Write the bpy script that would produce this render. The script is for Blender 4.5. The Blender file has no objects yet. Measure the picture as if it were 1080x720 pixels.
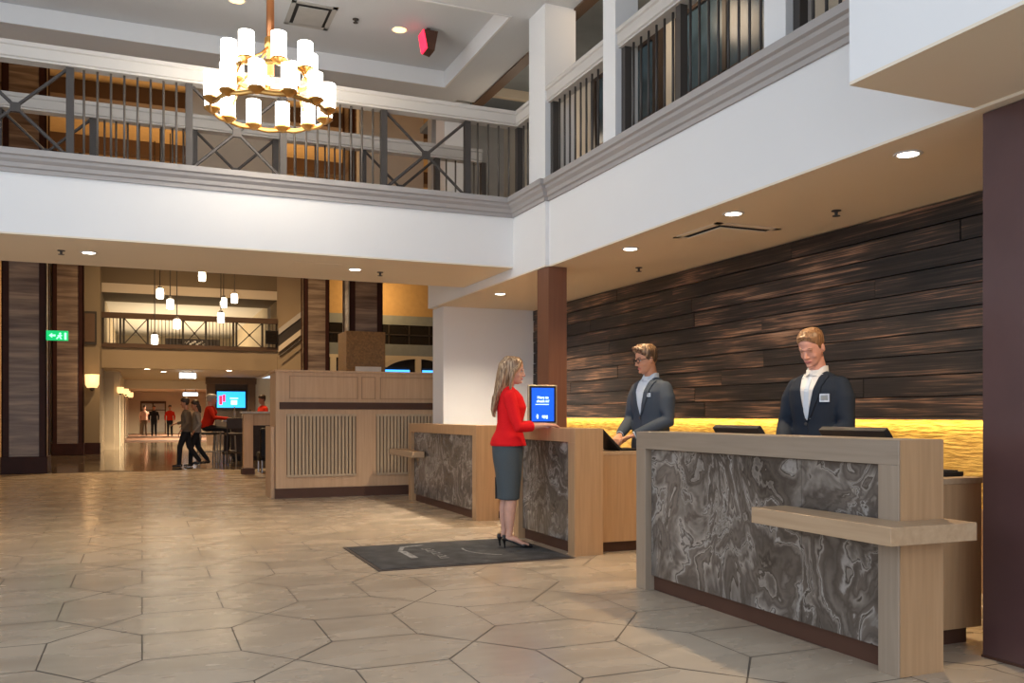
import bpy, bmesh, math, random
from mathutils import Vector, Matrix
from mathutils.bvhtree import BVHTree
random.seed(7)
S = bpy.context.scene
C = S.collection
R = math.radians
PI = math.pi

# ------------------------------------------------------------------ camera, world, exposure
cam_d = bpy.data.cameras.new('camera'); cam = bpy.data.objects.new('camera', cam_d); C.objects.link(cam)
cam.location = (0, 0, 1.18)
cam.rotation_euler = (R(90), 0, R(-22.56))
cam_d.sensor_width = 36.0; cam_d.lens = 31.3
cam_d.shift_y = 78.0/1080.0
cam_d.clip_end = 300
S.camera = cam
S.view_settings.view_transform = 'Standard'
S.view_settings.look = 'None'
S.view_settings.exposure = 0.47
S.view_settings.gamma = 1.0
S.view_settings.use_curve_mapping = False
S.cycles.use_denoising = True
S.cycles.max_bounces = 8
S.cycles.diffuse_bounces = 5
S.cycles.glossy_bounces = 4
S.cycles.sample_clamp_indirect = 4.0
S.cycles.caustics_reflective = False
S.cycles.caustics_refractive = False
W = bpy.data.worlds.new('world'); S.world = W; W.use_nodes = True
W.node_tree.nodes['Background'].inputs[0].default_value = (0.78, 0.87, 1.0, 1)
W.node_tree.nodes['Background'].inputs[1].default_value = 0.75

def lamp(name, kind, loc, energy, color, parent=None, size=0.05, spot=None, rot=None, size_y=None, blend=0.9):
    d = bpy.data.lights.new(name, kind); d.energy = energy; d.color = color
    if kind == 'AREA':
        d.size = size
        if size_y: d.shape = 'RECTANGLE'; d.size_y = size_y
    else:
        d.shadow_soft_size = size
    if spot: d.spot_size = R(spot); d.spot_blend = blend
    o = bpy.data.objects.new(name, d); C.objects.link(o)
    o.location = Vector(loc) - (worg(parent) if parent else Vector((0,0,0)))
    if rot: o.rotation_euler = rot
    if parent: o.parent = parent
    return o
ORG = {}
def worg(o):
    return ORG.get(o.name, Vector((0,0,0))) if o else Vector((0,0,0))

WARM = (1.0, 0.72, 0.42)
# area light added behind the camera for assumed daylight, no glazing built
lamp('assumed_rear_daylight', 'AREA', (1.0, -5.5, 3.2), 250, (0.86, 0.92, 1.0), size=11, size_y=5, rot=(R(86), 0, 0))

lamp('assumed_side_daylight', 'AREA', (-7.4, 2.5, 3.4), 190, (0.78, 0.88, 1.0), size=7, size_y=3.6, rot=(R(90), 0, R(-90)))  # added area light at the left, assumed daylight that brightens the right fascia

# ------------------------------------------------------------------ materials
def new_mat(name):
    m = bpy.data.materials.new(name); m.use_nodes = True
    nt = m.node_tree; b = nt.nodes['Principled BSDF']
    return m, nt, b
def N(nt, typ, **kw):
    n = nt.nodes.new(typ)
    for k, v in kw.items():
        if k.startswith('i_'):
            n.inputs[k[2:].replace('_', ' ')].default_value = v
        else: setattr(n, k, v)
    return n
def coords(nt, scale=(1,1,1), rot=(0,0,0)):
    tc = N(nt, 'ShaderNodeTexCoord'); mp = N(nt, 'ShaderNodeMapping')
    mp.inputs['Scale'].default_value = scale; mp.inputs['Rotation'].default_value = rot
    nt.links.new(tc.outputs['Object'], mp.inputs['Vector'])
    return mp.outputs['Vector']
def ramp(nt, fac, stops):
    r = N(nt, 'ShaderNodeValToRGB'); e = r.color_ramp.elements
    while len(e) < len(stops): e.new(0.5)
    for i, (p, c) in enumerate(stops):
        e[i].position = p; e[i].color = (c[0], c[1], c[2], 1)
    nt.links.new(fac, r.inputs['Fac'])
    return r.outputs['Color']
def bump(nt, b, h, strength=0.2, dist=0.01):
    n = N(nt, 'ShaderNodeBump'); n.inputs['Strength'].default_value = strength; n.inputs['Distance'].default_value = dist
    nt.links.new(h, n.inputs['Height']); nt.links.new(n.outputs['Normal'], b.inputs['Normal'])
def plain(name, col, rough=0.5, metal=0.0, var=0.06, scale=(6,6,6), spec=0.5, bmp=0.0):
    m, nt, b = new_mat(name)
    b.inputs['Roughness'].default_value = rough; b.inputs['Metallic'].default_value = metal
    b.inputs['Specular IOR Level'].default_value = spec
    n = N(nt, 'ShaderNodeTexNoise'); n.inputs['Scale'].default_value = 1.0; n.inputs['Detail'].default_value = 4
    nt.links.new(coords(nt, scale), n.inputs['Vector'])
    lo = [max(0, c*(1-var)) for c in col]; hi = [min(1, c*(1+var)) for c in col]
    nt.links.new(ramp(nt, n.outputs['Fac'], [(0.3, lo), (0.7, hi)]), b.inputs['Base Color'])
    if bmp: bump(nt, b, n.outputs['Fac'], bmp, 0.004)
    return m
def wood(name, c1, c2, axis='z', rough=0.45, scale=1.0, coat=0.0):
    m, nt, b = new_mat(name)
    s = {'z': (26, 26, 1.3), 'y': (26, 1.3, 26), 'x': (1.3, 26, 26)}[axis]
    v = coords(nt, tuple(k*scale for k in s))
    n = N(nt, 'ShaderNodeTexNoise'); n.inputs['Scale'].default_value = 1.4; n.inputs['Detail'].default_value = 6; n.inputs['Distortion'].default_value = 0.4
    nt.links.new(v, n.inputs['Vector'])
    nt.links.new(ramp(nt, n.outputs['Fac'], [(0.25, c1), (0.75, c2)]), b.inputs['Base Color'])
    b.inputs['Roughness'].default_value = rough
    b.inputs['Coat Weight'].default_value = coat
    bump(nt, b, n.outputs['Fac'], 0.12, 0.002)
    return m
def emit(name, col, strength):
    m, nt, b = new_mat(name)
    b.inputs['Base Color'].default_value = (*col, 1)
    b.inputs['Emission Color'].default_value = (*col, 1); b.inputs['Emission Strength'].default_value = strength
    return m

M = {}
M['white'] = plain('white_paint', (0.74, 0.74, 0.74), 0.75, var=0.015, scale=(1,1,1), spec=0.3)
M['soffit'] = plain('white_paint_warm_light_tint', (0.74, 0.66, 0.54), 0.8, var=0.015, scale=(1,1,1), spec=0.2)  # white ceiling paint with the warm lamp light put into its colour
M['tan'] = plain('tan_wall_paint', (0.37, 0.29, 0.20), 0.8, var=0.03, scale=(1,1,1), spec=0.2)
M['umber'] = plain('umber_wall_paint', (0.22, 0.175, 0.12), 0.8, var=0.03, scale=(1,1,1), spec=0.2)
M['cream'] = plain('cream_wall_paint', (0.62, 0.55, 0.44), 0.8, var=0.03, scale=(1,1,1), spec=0.2)
M['ceilgrey'] = plain('grey_ceiling_paint', (0.60, 0.62, 0.64), 0.8, var=0.015, scale=(1,1,1), spec=0.2)
M['moulding'] = plain('taupe_moulding_paint', (0.35, 0.33, 0.32), 0.55, var=0.02, scale=(1,1,1))
M['caprail'] = plain('pale_cap_rail_paint', (0.54, 0.51, 0.475), 0.55, var=0.02, scale=(1,1,1))
M['grillegap'] = plain('shade_dark_slat_wood', (0.17, 0.115, 0.07), 0.9)  # darker slat wood, the shade between slats put into its colour
M['oak'] = wood('pale_oak_veneer', (0.36, 0.215, 0.11), (0.455, 0.285, 0.155), 'z', 0.42)
M['oak_h'] = wood('pale_oak_veneer_horizontal', (0.37, 0.25, 0.15), (0.46, 0.325, 0.205), 'y', 0.42)
M['oak_grey'] = wood('cool_lit_oak_veneer', (0.25, 0.195, 0.145), (0.32, 0.255, 0.195), 'y', 0.4)  # oak greyed: cool daylight on the desk front put into its colour
M['oak_grey_v'] = wood('cool_lit_oak_veneer_upright', (0.265, 0.205, 0.15), (0.335, 0.265, 0.20), 'z', 0.4)
M['panelwood'] = wood('blush_oak_panel', (0.53, 0.325, 0.18), (0.63, 0.41, 0.24), 'z', 0.5)
M['slat'] = wood('slatted_grille_wood', (0.46, 0.33, 0.20), (0.57, 0.42, 0.27), 'z', 0.5)
M['darkband'] = plain('dark_brown_laminate', (0.085, 0.040, 0.026), 0.5, spec=0.25)
M['mahogany'] = plain('mahogany_trim', (0.030, 0.009, 0.006), 0.5, var=0.2, spec=0.2)
M['copper'] = plain('brown_metal_cladding', (0.20, 0.085, 0.048), 0.45, metal=0.25, var=0.08, scale=(40,40,2))
M['plum'] = plain('plum_lacquer', (0.095, 0.050, 0.048), 0.22, var=0.08, scale=(3,3,3))
M['black'] = plain('black_plastic', (0.014, 0.015, 0.018), 0.55, var=0.1, spec=0.25)
M['bronze'] = plain('grey_bronze_metal', (0.056, 0.048, 0.044), 0.5, metal=0.2)
M['baluster'] = plain('brushed_baluster_metal', (0.105, 0.088, 0.074), 0.5, metal=0.2)
M['darkmetal'] = plain('dark_railing_metal', (0.03, 0.022, 0.015), 0.5)
M['brass'] = plain('aged_brass', (0.50, 0.27, 0.08), 0.28, metal=0.9)
M['copperrod'] = plain('copper_rod', (0.45, 0.18, 0.07), 0.28, metal=0.85)
M['steel'] = plain('brushed_steel', (0.45, 0.45, 0.47), 0.3, metal=0.9)
M['goldframe'] = plain('champagne_frame', (0.55, 0.47, 0.33), 0.35, metal=0.5)
M['ventgrey'] = plain('vent_enamel', (0.42, 0.41, 0.39), 0.6)
M['gap'] = plain('dark_gap', (0.02, 0.018, 0.016), 0.8)
M['candle'] = emit('lit_candle_glass', (1.0, 0.93, 0.82), 7.0)
M['pendantglass'] = emit('lit_pendant_glass', (1.0, 0.86, 0.62), 9.0)
M['lens'] = emit('lit_lamp_lens', (1.0, 0.93, 0.80), 14.0)
M['lens_amber'] = emit('lit_amber_lens', (1.0, 0.62, 0.25), 2.2)
M['shadeglow'] = emit('glowing_sconce_shade', (1.0, 0.60, 0.25), 1.2)
M['screenblue'] = emit('lit_blue_screen', (0.0, 0.085, 0.75), 0.75)
M['screentext'] = emit('screen_lettering', (0.55, 0.85, 1.0), 1.3)
M['signgreen'] = emit('lit_green_sign', (0.0, 0.42, 0.12), 0.9)
M['signmint'] = emit('lit_sign_pictogram', (0.35, 1.0, 0.6), 1.1)
M['signblue'] = emit('lit_blue_sign', (0.06, 0.36, 1.0), 1.7)
M['signwhite'] = emit('lit_white_sign', (0.8, 0.92, 1.0), 4.0)
M['redglow'] = emit('red_lit_face', (1.0, 0.02, 0.06), 1.6)
M['window'] = plain('dark_window_glass', (0.015, 0.013, 0.012), 0.12)
M['teal'] = plain('teal_glass', (0.05, 0.085, 0.11), 0.25, var=0.6, scale=(1,2,2))
M['greyblue'] = plain('blue_grey_paint', (0.22, 0.25, 0.27), 0.7)
M['amberwood'] = wood('amber_wood_panelling', (0.26, 0.13, 0.035), (0.42, 0.22, 0.07), 'z', 0.5)
M['brownbeam'] = plain('brown_ceiling_beam', (0.10, 0.055, 0.03), 0.6)
M['darkwood'] = plain('dark_stained_wood', (0.035, 0.02, 0.013), 0.45, var=0.2)
M['amberpaint'] = plain('amber_wall_paint', (0.48, 0.32, 0.15), 0.8)
M['cork'] = plain('ochre_mosaic_tile', (0.24, 0.135, 0.042), 0.5, var=0.3, scale=(26,26,26))
M['paper'] = plain('white_paper', (0.7,0.7,0.68), 0.7)

# travertine with horizontal veins
m, nt, b = new_mat('banded_travertine'); M['travertine'] = m
n = N(nt, 'ShaderNodeTexNoise'); n.inputs['Scale'].default_value = 1.0; n.inputs['Detail'].default_value = 7; n.inputs['Distortion'].default_value = 0.5
nt.links.new(coords(nt, (0.9, 0.9, 11)), n.inputs['Vector'])
nt.links.new(ramp(nt, n.outputs['Fac'], [(0.28, (0.085, 0.055, 0.04)), (0.5, (0.17, 0.125, 0.095)), (0.72, (0.30, 0.235, 0.18))]), b.inputs['Base Color'])
b.inputs['Roughness'].default_value = 0.35

# swirled grey marble
m, nt, b = new_mat('swirled_grey_marble'); M['marble'] = m
v = coords(nt, (1.0, 1.0, 0.8))
n0 = N(nt, 'ShaderNodeTexNoise'); n0.inputs['Scale'].default_value = 2.3; n0.inputs['Detail'].default_value = 6; n0.inputs['Distortion'].default_value = 0.8
nt.links.new(v, n0.inputs['Vector'])
mx = N(nt, 'ShaderNodeMix', data_type='VECTOR'); mx.inputs['Factor'].default_value = 0.33
nt.links.new(v, mx.inputs['A']); nt.links.new(n0.outputs['Color'], mx.inputs['B'])
n1 = N(nt, 'ShaderNodeTexNoise'); n1.inputs['Scale'].default_value = 2.7; n1.inputs['Detail'].default_value = 3; n1.inputs['Distortion'].default_value = 1.4
nt.links.new(mx.outputs['Result'], n1.inputs['Vector'])
mu = N(nt, 'ShaderNodeMath', operation='MULTIPLY'); mu.inputs[1].default_value = 7.5; nt.links.new(n1.outputs['Fac'], mu.inputs[0])
fr = N(nt, 'ShaderNodeMath', operation='FRACT'); nt.links.new(mu.outputs[0], fr.inputs[0])
bands = ramp(nt, fr.outputs[0], [(0.0, (0.065, 0.054, 0.045)), (0.22, (0.15, 0.13, 0.113)), (0.5, (0.095, 0.08, 0.07)), (0.78, (0.20, 0.18, 0.16)), (0.93, (0.30, 0.275, 0.25)), (1.0, (0.07, 0.058, 0.048))])
n2 = N(nt, 'ShaderNodeTexNoise'); n2.inputs['Scale'].default_value = 2.0; n2.inputs['Detail'].default_value = 5; nt.links.new(v, n2.inputs['Vector'])
cl = ramp(nt, n2.outputs['Fac'], [(0.3, (0.55, 0.52, 0.5)), (0.7, (1.35, 1.32, 1.3))])
mm = N(nt, 'ShaderNodeMix', data_type='RGBA', blend_type='MULTIPLY'); mm.inputs['Factor'].default_value = 1.0
nt.links.new(bands, mm.inputs['A']); nt.links.new(cl, mm.inputs['B'])
# thin white veins
ab = ramp(nt, n1.outputs['Fac'], [(0.0, (0,0,0)), (0.535, (0,0,0)), (0.548, (1,1,1)), (0.562, (0,0,0)), (1.0, (0,0,0))])
ad = N(nt, 'ShaderNodeMix', data_type='RGBA'); nt.links.new(ab, ad.inputs['Factor'])
nt.links.new(mm.outputs['Result'], ad.inputs['A']); ad.inputs['B'].default_value = (0.36, 0.335, 0.31, 1)
nt.links.new(ad.outputs['Result'], b.inputs['Base Color']); b.inputs['Roughness'].default_value = 0.25

# charred planks, each plank (mesh island) has its own tone
m, nt, b = new_mat('charred_barn_planks'); M['planks'] = m
geo = N(nt, 'ShaderNodeNewGeometry'); tc = N(nt, 'ShaderNodeTexCoord')
off = N(nt, 'ShaderNodeMath', operation='MULTIPLY'); off.inputs[1].default_value = 37.0; nt.links.new(geo.outputs['Random Per Island'], off.inputs[0])
cmb = N(nt, 'ShaderNodeCombineXYZ'); nt.links.new(off.outputs[0], cmb.inputs['X']); nt.links.new(off.outputs[0], cmb.inputs['Y'])
va = N(nt, 'ShaderNodeVectorMath', operation='ADD'); nt.links.new(tc.outputs['Object'], va.inputs[0]); nt.links.new(cmb.outputs[0], va.inputs[1])
mp = N(nt, 'ShaderNodeMapping'); mp.inputs['Scale'].default_value = (2, 0.8, 42); nt.links.new(va.outputs[0], mp.inputs['Vector'])
n = N(nt, 'ShaderNodeTexNoise'); n.inputs['Scale'].default_value = 1.8; n.inputs['Detail'].default_value = 8; n.inputs['Roughness'].default_value = 0.6; n.inputs['Distortion'].default_value = 0.55
nt.links.new(mp.outputs[0], n.inputs['Vector'])
mp2 = N(nt, 'ShaderNodeMapping'); mp2.inputs['Scale'].default_value = (1, 0.9, 3.0); nt.links.new(va.outputs[0], mp2.inputs['Vector'])
n3 = N(nt, 'ShaderNodeTexNoise'); n3.inputs['Scale'].default_value = 1.1; n3.inputs['Detail'].default_value = 3; nt.links.new(mp2.outputs[0], n3.inputs['Vector'])
sm = N(nt, 'ShaderNodeMath', operation='MULTIPLY_ADD'); sm.inputs[1].default_value = 0.75; nt.links.new(n3.outputs['Fac'], sm.inputs[0])
s2 = N(nt, 'ShaderNodeMath', operation='SUBTRACT'); s2.inputs[1].default_value = 0.375; nt.links.new(n.outputs['Fac'], s2.inputs[0]); nt.links.new(s2.outputs[0], sm.inputs[2])
nt.links.new(ramp(nt, sm.outputs[0], [(0.30, (0.004, 0.0035, 0.0035)), (0.47, (0.020, 0.014, 0.012)), (0.57, (0.050, 0.034, 0.026)), (0.65, (0.19, 0.10, 0.058)), (0.77, (0.42, 0.25, 0.155))]), b.inputs['Base Color'])
b.inputs['Roughness'].default_value = 0.5
bump(nt, b, n.outputs['Fac'], 0.35, 0.004)

# rough-hewn golden strip
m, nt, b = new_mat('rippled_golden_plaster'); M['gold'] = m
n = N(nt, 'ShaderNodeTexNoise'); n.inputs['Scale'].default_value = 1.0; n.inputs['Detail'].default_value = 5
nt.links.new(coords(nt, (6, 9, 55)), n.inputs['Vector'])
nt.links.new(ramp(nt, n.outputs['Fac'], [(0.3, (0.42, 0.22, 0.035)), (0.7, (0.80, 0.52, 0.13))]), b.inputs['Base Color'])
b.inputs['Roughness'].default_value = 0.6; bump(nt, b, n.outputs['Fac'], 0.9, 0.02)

# limestone floor tiles, a tone per tile from a face attribute
def tilemat(name, stops, rough, vein=0.3):
    m, nt, b = new_mat(name)
    at = N(nt, 'ShaderNodeAttribute', attribute_name='tone')
    n = N(nt, 'ShaderNodeTexNoise'); n.inputs['Scale'].default_value = 1.0; n.inputs['Detail'].default_value = 3; n.inputs['Roughness'].default_value = 0.5; n.inputs['Distortion'].default_value = 0.15
    cv = coords(nt, (1.4, 3.4, 1))
    ofs = N(nt, 'ShaderNodeVectorMath', operation='MULTIPLY_ADD'); ofs.inputs[1].default_value = (9, 9, 9)
    nt.links.new(at.outputs['Color'], ofs.inputs[0]); nt.links.new(cv, ofs.inputs[2])
    nt.links.new(ofs.outputs[0], n.inputs['Vector'])
    ma = N(nt, 'ShaderNodeMath', operation='MULTIPLY_ADD'); ma.inputs[1].default_value = vein
    nz = N(nt, 'ShaderNodeMath', operation='MULTIPLY'); nz.inputs[1].default_value = 0.6; nt.links.new(n.outputs['Fac'], nz.inputs[0])
    nt.links.new(at.outputs['Fac'], ma.inputs[0]); nt.links.new(nz.outputs[0], ma.inputs[2])
    nt.links.new(ramp(nt, ma.outputs[0], stops), b.inputs['Base Color'])
    rr = ramp(nt, n.outputs['Fac'], [(0.3, (rough*0.8,)*3), (0.7, (rough*1.25,)*3)])
    nt.links.new(rr, b.inputs['Roughness'])
    bump(nt, b, n.outputs['Fac'], 0.03, 0.003)
    return m
M['tile'] = tilemat('limestone_tile', [(0.22, (0.22, 0.175, 0.13)), (0.52, (0.37, 0.305, 0.23)), (0.85, (0.50, 0.42, 0.325))], 0.26, vein=0.42)
M['darktile'] = tilemat('polished_brown_marble', [(0.3, (0.06, 0.045, 0.032)), (0.62, (0.10, 0.078, 0.055)), (0.95, (0.15, 0.12, 0.09))], 0.09)
M['grout'] = plain('grout', (0.14, 0.11, 0.085), 0.8)
m, nt, b = new_mat('patterned_brown_carpet'); M['carpet'] = m
n = N(nt, 'ShaderNodeTexVoronoi'); n.inputs['Scale'].default_value = 1.0; nt.links.new(coords(nt, (2.2, 0.8, 1)), n.inputs['Vector'])
nt.links.new(ramp(nt, n.outputs['Distance'], [(0.2, (0.10, 0.042, 0.026)), (0.6, (0.17, 0.085, 0.05)), (0.9, (0.06, 0.026, 0.02))]), b.inputs['Base Color']); b.inputs['Roughness'].default_value = 0.9
# mat carpet
m, nt, b = new_mat('charcoal_mat_pile'); M['matpile'] = m
n = N(nt, 'ShaderNodeTexNoise'); n.inputs['Scale'].default_value = 1.0; n.inputs['Detail'].default_value = 8; nt.links.new(coords(nt, (7, 7, 7)), n.inputs['Vector'])
nt.links.new(ramp(nt, n.outputs['Fac'], [(0.35, (0.022, 0.024, 0.028)), (0.65, (0.06, 0.063, 0.07)), (0.8, (0.10, 0.105, 0.11))]), b.inputs['Base Color']); b.inputs['Roughness'].default_value = 0.9
n = N(nt, 'ShaderNodeTexNoise'); n.inputs['Scale'].default_value = 300.0; nt.links.new(coords(nt), n.inputs['Vector']); bump(nt, b, n.outputs['Fac'], 0.6, 0.004)
M['matprint'] = plain('worn_grey_print', (0.27, 0.275, 0.28), 0.9, var=0.5, scale=(40,40,40))
M['matrim'] = plain('rubber_mat_edge', (0.05, 0.035, 0.03), 0.7)
# people
def cloth(name, col, var=0.12, rough=0.85, scale=(300,300,300)):
    m = plain(name, col, rough, var=var, scale=scale, spec=0.2); return m
M['skin_f'] = plain('fair_skin', (0.60, 0.33, 0.245), 0.5, var=0.05, scale=(20,20,20), spec=0.35)
M['skin_m'] = plain('tanned_skin', (0.50, 0.25, 0.155), 0.5, var=0.06, scale=(20,20,20), spec=0.35)
M['skin_p'] = plain('rosy_fair_skin', (0.62, 0.31, 0.23), 0.5, var=0.07, scale=(20,20,20), spec=0.35)
M['lip'] = plain('lip_skin', (0.42, 0.14, 0.12), 0.45)
M['eyewhite'] = plain('eye_white', (0.75, 0.72, 0.70), 0.25)
M['iris'] = plain('dark_iris', (0.04, 0.025, 0.015), 0.2)
M['red'] = cloth('red_knit', (0.72, 0.010, 0.014))
M['redfar'] = cloth('red_cotton', (0.60, 0.03, 0.012))
M['skirt'] = cloth('slate_grey_skirt', (0.075, 0.090, 0.10))
M['navy'] = cloth('navy_suit_wool', (0.017, 0.024, 0.038))
M['greysuit'] = cloth('slate_suit_wool', (0.048, 0.062, 0.085))
M['shirt'] = cloth('pale_blue_shirt', (0.52, 0.60, 0.70), 0.05)
M['shirtw'] = cloth('white_shirt', (0.66, 0.66, 0.66), 0.05)
M['trousers'] = cloth('dark_trousers', (0.02, 0.022, 0.028))
M['leather'] = plain('black_patent_leather', (0.012, 0.012, 0.014), 0.15)
M['greycloth'] = cloth('grey_brown_cloth', (0.16, 0.13, 0.10))
M['bluecloth'] = cloth('denim', (0.05, 0.08, 0.15))
def hair(name, c1, c2, c3):
    m, nt, b = new_mat(name)
    n = N(nt, 'ShaderNodeTexNoise'); n.inputs['Scale'].default_value = 1.0; n.inputs['Detail'].default_value = 5
    nt.links.new(coords(nt, (90, 90, 7)), n.inputs['Vector'])
    nt.links.new(ramp(nt, n.outputs['Fac'], [(0.3, c1), (0.5, c2), (0.7, c3)]), b.inputs['Base Color'])
    b.inputs['Roughness'].default_value = 0.42; bump(nt, b, n.outputs['Fac'], 0.5, 0.004)
    return m
M['blonde'] = hair('long_blonde_hair', (0.07, 0.035, 0.018), (0.27, 0.16, 0.085), (0.62, 0.45, 0.28))
M['brownhair'] = hair('brown_quiff_hair', (0.03, 0.015, 0.01), (0.10, 0.055, 0.03), (0.40, 0.26, 0.15))
M['ginger'] = hair('sandy_hair', (0.10, 0.045, 0.02), (0.24, 0.12, 0.055), (0.42, 0.25, 0.13))
M['darkhair'] = hair('dark_hair', (0.015, 0.01, 0.008), (0.04, 0.025, 0.018), (0.07, 0.05, 0.03))
M['greyhair'] = hair('grey_hair', (0.25, 0.24, 0.22), (0.4, 0.38, 0.35), (0.55, 0.53, 0.5))

# ------------------------------------------------------------------ mesh helpers
class MB:
    def __init__(s): s.bm = bmesh.new()
    def box(s, x0, x1, y0, y1, z0, z1):
        vs = [s.bm.verts.new(p) for p in ((x0,y0,z0),(x1,y0,z0),(x1,y1,z0),(x0,y1,z0),(x0,y0,z1),(x1,y0,z1),(x1,y1,z1),(x0,y1,z1))]
        for f in ((3,2,1,0),(4,5,6,7),(0,1,5,4),(1,2,6,5),(2,3,7,6),(3,0,4,7)): s.bm.faces.new([vs[i] for i in f])
        return s
    def prism(s, poly, z0, z1, mp=None):
        mp = mp or (lambda x, y, z: (x, y, z))
        a = [s.bm.verts.new(mp(x, y, z0)) for x, y in poly]; b_ = [s.bm.verts.new(mp(x, y, z1)) for x, y in poly]
        n = len(poly)
        s.bm.faces.new(a[::-1]); s.bm.faces.new(b_)
        for i in range(n): s.bm.faces.new((a[i], a[(i+1) % n], b_[(i+1) % n], b_[i]))
        return s
    def rings(s, rs, cap=True, closed=True):
        vr = [[s.bm.verts.new(p) for p in r] for r in rs]
        n = len(vr[0])
        for a, b_ in zip(vr, vr[1:]):
            for i in range(n if closed else n-1):
                s.bm.faces.new((a[i], a[(i+1) % n], b_[(i+1) % n], b_[i]))
        if cap:
            s.bm.faces.new(vr[0][::-1]); s.bm.faces.new(vr[-1])
        return s
    def tube(s, pts, rad, seg=12, ref=None, roundcap=False, p=2.0):
        pts = [Vector(q) for q in pts]
        if not isinstance(rad, (list, tuple)): rad = [rad]*len(pts)
        rad = [(r, r) if not isinstance(r, (list, tuple)) else r for r in rad]
        ts = []
        for i in range(len(pts)):
            t = pts[min(i+1, len(pts)-1)] - pts[max(i-1, 0)]
            ts.append(t.normalized())
        if roundcap:
            a0, b0 = rad[0]; a1, b1 = rad[-1]; r0 = min(a0, b0); r1 = min(a1, b1)
            P, Rr, T = [], [], []
            for d, k in ((1.0, 0.25), (0.8, 0.62), (0.45, 0.9)):
                P.append(pts[0]-ts[0]*r0*d); Rr.append((a0*k, b0*k)); T.append(ts[0])
            P += pts; Rr += rad; T += ts
            for d, k in ((0.45, 0.9), (0.8, 0.62), (1.0, 0.25)):
                P.append(pts[-1]+ts[-1]*r1*d); Rr.append((a1*k, b1*k)); T.append(ts[-1])
            pts, rad, ts = P, Rr, T
        ref = Vector(ref) if ref else (Vector((1,0,0)) if abs(ts[0].x) < 0.9 else Vector((0,1,0)))
        rs = []
        for q, (a, b_), t in zip(pts, rad, ts):
            u = (ref - t*ref.dot(t)).normalized(); v = t.cross(u); ref = u
            r = []
            for i in range(seg):
                an = 2*PI*i/seg; c, sn = math.cos(an), math.sin(an)
                if p != 2.0:
                    c = math.copysign(abs(c)**(2/p), c); sn = math.copysign(abs(sn)**(2/p), sn)
                r.append(q + u*(a*c) + v*(b_*sn))
            rs.append(r)
        s.rings(rs); return s
    def ell(s, c, r, mtx=None, seg=12):
        rs = []
        c = Vector(c)
        for j in range(1, seg//2+1):
            th = PI*j/(seg//2+1); rr = []
            for i in range(seg):
                an = 2*PI*i/seg
                q = Vector((r[0]*math.sin(th)*math.cos(an), r[1]*math.sin(th)*math.sin(an), -r[2]*math.cos(th)))
                if mtx: q = mtx @ q
                rr.append(c+q)
            rs.append(rr)
        s.rings(rs); return s
    def lathe(s, c, prof, seg=20, axis='z'):
        rs = []
        for r, h in prof:
            rr = []
            for i in range(seg):
                an = 2*PI*i/seg
                if axis == 'z': rr.append(Vector(c)+Vector((r*math.cos(an), r*math.sin(an), h)))
                elif axis == 'y': rr.append(Vector(c)+Vector((r*math.cos(an), h, r*math.sin(an))))
                else: rr.append(Vector(c)+Vector((h, r*math.cos(an), r*math.sin(an))))
            rs.append(rr)
        s.rings(rs); return s
    def torus(s, c, R0, ra, rb, seg=48, n=8, zf=None):
        c = Vector(c); vr = []
        for i in range(seg):
            an = 2*PI*i/seg; dz = zf(an) if zf else 0; r = []
            for k in range(n):
                t = 2*PI*k/n
                rr = R0 + ra*math.cos(t)
                r.append(s.bm.verts.new(c+Vector((rr*math.cos(an), rr*math.sin(an), dz + rb*math.sin(t)))))
            vr.append(r)
        for i in range(seg):
            a, b_ = vr[i], vr[(i+1) % seg]
            for k in range(n): s.bm.faces.new((a[k], b_[k], b_[(k+1) % n], a[(k+1) % n]))
        return s
    def build(s, name, mat, parent=None, smooth=False, bevel=0.0, local=False, remesh=0.0, smo=3, auto=False):
        bm = s.bm
        bmesh.ops.recalc_face_normals(bm, faces=bm.faces)
        if parent is not None and not local:
            o_ = worg(parent)
            bmesh.ops.translate(bm, verts=bm.verts, vec=-o_)
        me = bpy.data.meshes.new(name); bm.to_mesh(me); bm.free()
        if smooth:
            for pl in me.polygons: pl.use_smooth = True
        if auto:
            try: me.set_sharp_from_angle(angle=R(35))
            except Exception: pass
        me.materials.append(mat)
        o = bpy.data.objects.new(name, me); C.objects.link(o)
        if parent is not None:
            o.parent = parent; ORG[o.name] = worg(parent)
        if bevel:
            md = o.modifiers.new('bevel', 'BEVEL'); md.width = bevel; md.segments = 2; md.limit_method = 'ANGLE'
        if remesh:
            md = o.modifiers.new('remesh', 'REMESH'); md.mode = 'VOXEL'; md.voxel_size = remesh; md.use_smooth_shade = True
            if smo:
                md = o.modifiers.new('smooth', 'SMOOTH'); md.factor = 0.5; md.iterations = smo
        return o
def struct(name, mb, mat, **kw):
    o = mb.build(name, mat, **kw); o['kind'] = 'structure'; return o
def thing(name, label, cat, loc=(0,0,0), group=None, rz=0.0):
    o = bpy.data.objects.new(name, None); C.objects.link(o)
    o.location = loc; o.rotation_euler = (0, 0, rz); ORG[o.name] = Vector(loc)
    o['label'] = label; o['category'] = cat
    if group: o['group'] = group
    o.empty_display_size = 0.1
    return o
def tag(o, label, cat, group=None, kind=None):
    o['label'] = label; o['category'] = cat
    if group: o['group'] = group
    if kind: o['kind'] = kind
    return o
def copy_tree(o, parent=None):
    c = o.copy(); C.objects.link(c); c.parent = parent
    for ch in list(o.children): copy_tree(ch, c)
    return c
def place(proto, used, loc, label, rz=None):
    o = proto if not used else copy_tree(proto)
    o.location = loc
    if rz is not None: o.rotation_euler = (0, 0, rz)
    o['label'] = label
    return o

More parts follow.
